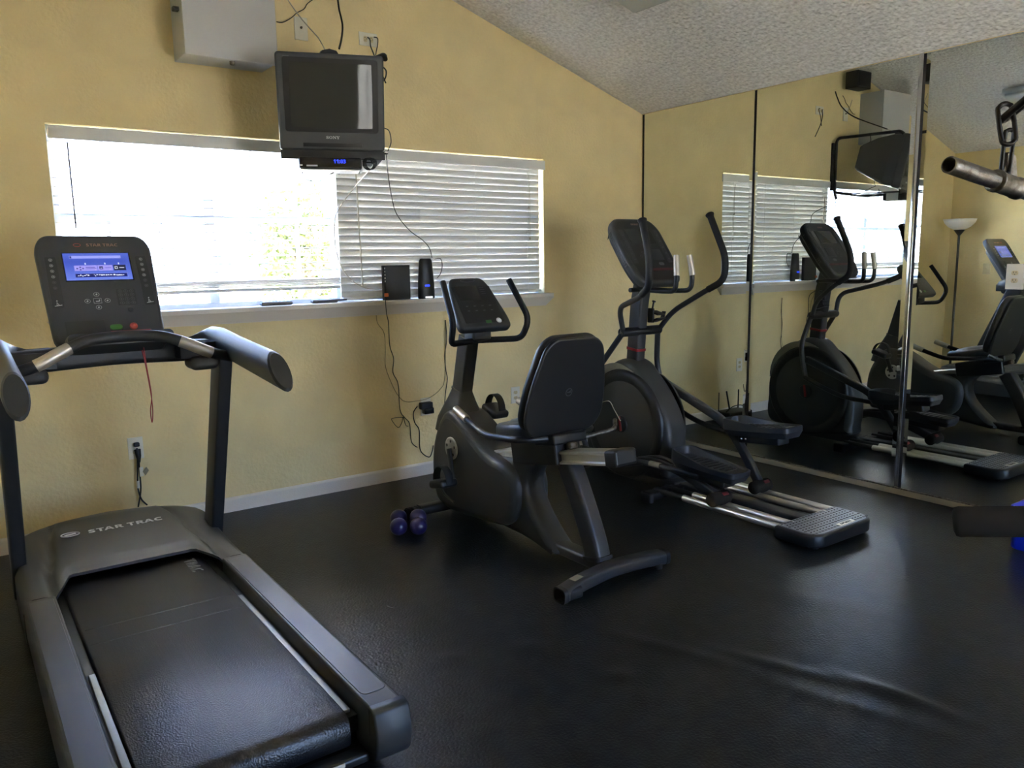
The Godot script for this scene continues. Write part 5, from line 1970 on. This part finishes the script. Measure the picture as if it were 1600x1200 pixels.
func build_multi_gym() -> void:
	# only the pull-down bar and a leg roller reach into the picture; the frame stands beside the camera
	var ray := func(x: float, y: float, d: float) -> Vector3:
		return EYE + (cam_f * FOCAL + cam_r * (x - 800.0) - cam_u * (y - 600.0)).normalized() * d
	var p0: Vector3 = ray.call(1482, 257, 1.50)
	var p1: Vector3 = ray.call(1600, 298, 1.68)
	var dir := (p1 - p0).normalized()
	var base := Vector3(-0.75, 0, 4.75)
	var hang: Vector3 = p0.lerp(p1, 0.76)
	var top := hang + Vector3(0.06, 0.62, 0.10)
	var r0: Vector3 = ray.call(1489, 815, 3.0)
	var r1: Vector3 = ray.call(1640, 815, 3.0)
	var t := thing("multi_gym", "weight machine with a brown foam leg roller", "gym machine", base)
	beg()
	sweep(PackedVector3Array([base + Vector3(0, 0.05, 0), Vector3(base.x, 2.2, base.z)]), rrect(0.07, 0.07, 0.008, 2), Vector3(0, 0, 1))
	part("upright", M.powder, t)
	beg()
	sweep(PackedVector3Array([Vector3(base.x, 2.2, base.z), Vector3(top.x - 0.06, 2.2, top.z)]), rrect(0.07, 0.07, 0.008, 2))
	part("top_beam", M.powder, t)
	beg()
	rbox(base + Vector3(0, 0.03, 0), Vector3(0.8, 0.06, 0.07), 0.008)
	rbox(base + Vector3(0, 0.03, 0), Vector3(0.07, 0.06, 0.9), 0.008)
	part("base", M.powder, t)
	for k in 10:
		beg()
		rbox(base + Vector3(0.12, 0.09 + k * 0.032, 0.14), Vector3(0.30, 0.028, 0.12), 0.003)
		part("weight_plate", M.dark, t)
	beg()
	lathe(Vector3(top.x, 2.12, top.z) - Vector3(0, 0, 0.012), Vector3(0, 0, 1), [Vector2(0, 0), Vector2(0.05, 0), Vector2(0.044, 0.012), Vector2(0.05, 0.024), Vector2(0, 0.024)], 20)
	part("pulley", M.black, t)
	var mid := (r0 + r1) / 2
	beg()
	tube(bend([Vector3(base.x, 0.9, base.z), Vector3(mid.x + 0.15, 0.85, mid.z + 0.45), r1 + (r1 - r0).normalized() * 0.03], 0.08), 0.02, 10)
	part("leg_arm", M.powder, t)
	beg()
	var rd := (r1 - r0).normalized()
	tube(PackedVector3Array([r0 + rd * 0.01, r1 + rd * 0.04]), 0.014, 10)
	part("roller_rod", M.steel, t)
	beg()
	lathe(r0, rd, [Vector2(0.012, 0.006), Vector2(0.03, 0.0), Vector2(0.046, 0.006), Vector2(0.0495, 0.02), Vector2(0.0485, 0.04), Vector2(0.0485, r0.distance_to(r1) - 0.02), Vector2(0.04, r0.distance_to(r1)), Vector2(0.012, r0.distance_to(r1))], 28)
	part("foam_roller", M.foam, t, "brown foam roller")
	# pull-down bar
	var gym := t
	t = thing("pulldown_bar", "worn steel pull-down bar hanging from a dark chain", "weight bar", hang)
	beg()
	var end := p0 + dir * 0.62
	var rows := []
	for q in [[p0 + dir * 0.12, 0.0108], [p0 + dir * 0.002, 0.0112], [p0, 0.0122], [p0 + dir * 0.002, 0.0138], [p0 + dir * 0.02, 0.014], [end, 0.014]]:
		var row := PackedVector3Array()
		var s := dir.cross(Vector3.UP).normalized()
		var u := s.cross(dir)
		for i in 24:
			var a := TAU * i / 24
			row.append(q[0] + (s * cos(a) + u * sin(a)) * q[1])
		rows.append(row)
	grid(rows, true)
	cap(rows[0])
	cap(rows[-1], true)
	part("bar", M.steel, t)
	beg()
	lathe(hang - dir * 0.026, dir, [Vector2(0.014, -0.012), Vector2(0.019, -0.010), Vector2(0.019, -0.004), Vector2(0.0175, -0.002), Vector2(0.0175, 0.052), Vector2(0.019, 0.054), Vector2(0.019, 0.060), Vector2(0.014, 0.062)], 24)
	var sleeve := part("swivel_sleeve", M.steel, t)
	beg()
	var ey := hang + Vector3(0, 0.022, 0)
	var across := cam_r
	extr(rpoly([Vector2(-0.024, -0.014), Vector2(0.024, -0.014), Vector2(0.013, 0.03), Vector2(-0.013, 0.03)], 0.008, 4), ey - dir.cross(Vector3.UP).normalized() * 0.005, dir, Vector3.UP, dir.cross(Vector3.UP).normalized(), 0.010, 0.002, 2)
	part("eye_lug", M.steel, sleeve)
	# chain: two snap links and the start of the upper one
	var c1: Vector3 = ray.call(1574, 238, 1.62)
	var c2: Vector3 = ray.call(1573, 194, 1.615)
	var c3: Vector3 = ray.call(1594, 165, 1.61)
	beg()
	ring_link(c1, ray.call(1577, 212, 1.62) - c1, across, 0.072, 0.0075, 0.0036)
	part("chain_link", M.darksteel, t)
	beg()
	ring_link(c2, ray.call(1570, 172, 1.615) - c2, across, 0.066, 0.0125, 0.0042)
	part("chain_link", M.darksteel, t)
	beg()
	ring_link(c3, ray.call(1612, 150, 1.60) - c3, across.cross(Vector3(0.6, 0.8, 0)), 0.07, 0.012, 0.0062)
	part("snap_hook", M.darksteel, t)
	org = base
	beg()
	tube(PackedVector3Array([c3 + (ray.call(1612, 150, 1.60) - c3).normalized() * 0.03, Vector3(top.x, 2.12, top.z)]), 0.003, 6)
	part("cable", M.black, gym)

# ---------------------------------------------------------------- outside the window
func build_tree() -> void:
	var o := Vector3(-0.2, -0.4, -8.0)
	o.x = px(478, 360, 2, -8.0).x
	var t := thing("tree", "yellow-green leafy tree seen through the open blind", "tree", o)
	beg()
	tube(curve([o, o + Vector3(0.05, 0.8, 0), o + Vector3(0.0, 1.6, 0.05), o + Vector3(0.1, 2.4, 0)]), 0.09, 8, [])
	for k in 5:
		var a := k * 1.3
		tube(PackedVector3Array([o + Vector3(0.03, 1.1 + k * 0.2, 0), o + Vector3(cos(a) * 0.6, 1.7 + k * 0.25, sin(a) * 0.6)]), 0.025, 6)
	part("trunk", M.bark, t)
	var r := RandomNumberGenerator.new()
	r.seed = 5
	beg()
	patch(false)
	for k in 2600:
		var d := Vector3(r.randfn(), r.randfn(), r.randfn()).normalized() * pow(r.randf(), 0.45)
		var c := o + Vector3(0, 2.05, 0) + d * Vector3(0.95, 1.15, 0.9)
		var b := turned(r.randf() * 360, r.randf() * 360, r.randf() * 360)
		var s := r.randf_range(0.05, 0.09)
		tri(c - b.x * s, c + b.z * s * 0.45, c + b.x * s)
		tri(c - b.x * s, c + b.x * s, c - b.z * s * 0.45)
	part("crown", M.leaf, t)

func _ready() -> void:
	setup_camera()
	setup_light()
	setup_materials()
	M.chrome_satin = mat(Color(0.74, 0.71, 0.66), 0.42, 0.7)
	M.redlight_print = mat(Color(0.62, 0.50, 0.46), 0.5)
	M.red_dark = mat(Color(0.30, 0.06, 0.09), 0.45)
	M.pad_light = mat(Color(0.42, 0.44, 0.47), 0.38)
	M.pedal = mat(Color(0.15, 0.16, 0.18), 0.4)
	M.screen_gray = mat(Color(0.22, 0.23, 0.22), 0.25)
	M.console = tri_map(mat(Color(0.25, 0.255, 0.265), 0.45), 9.0, M.plastic.normal_texture, 0.05)
	M.deck_edge = mat(Color(0.62, 0.62, 0.60), 0.5, 0.9)
	M.darksteel = mat(Color(0.20, 0.19, 0.18), 0.4, 0.8)
	build_room()
	build_window()
	build_mirrors()
	build_blinds()
	build_treadmill()
	build_bike()
	build_elliptical()
	build_television()
	build_wall_things()
	build_cords()
	build_sill_things()
	build_small_things()
	build_multi_gym()
	build_tree()
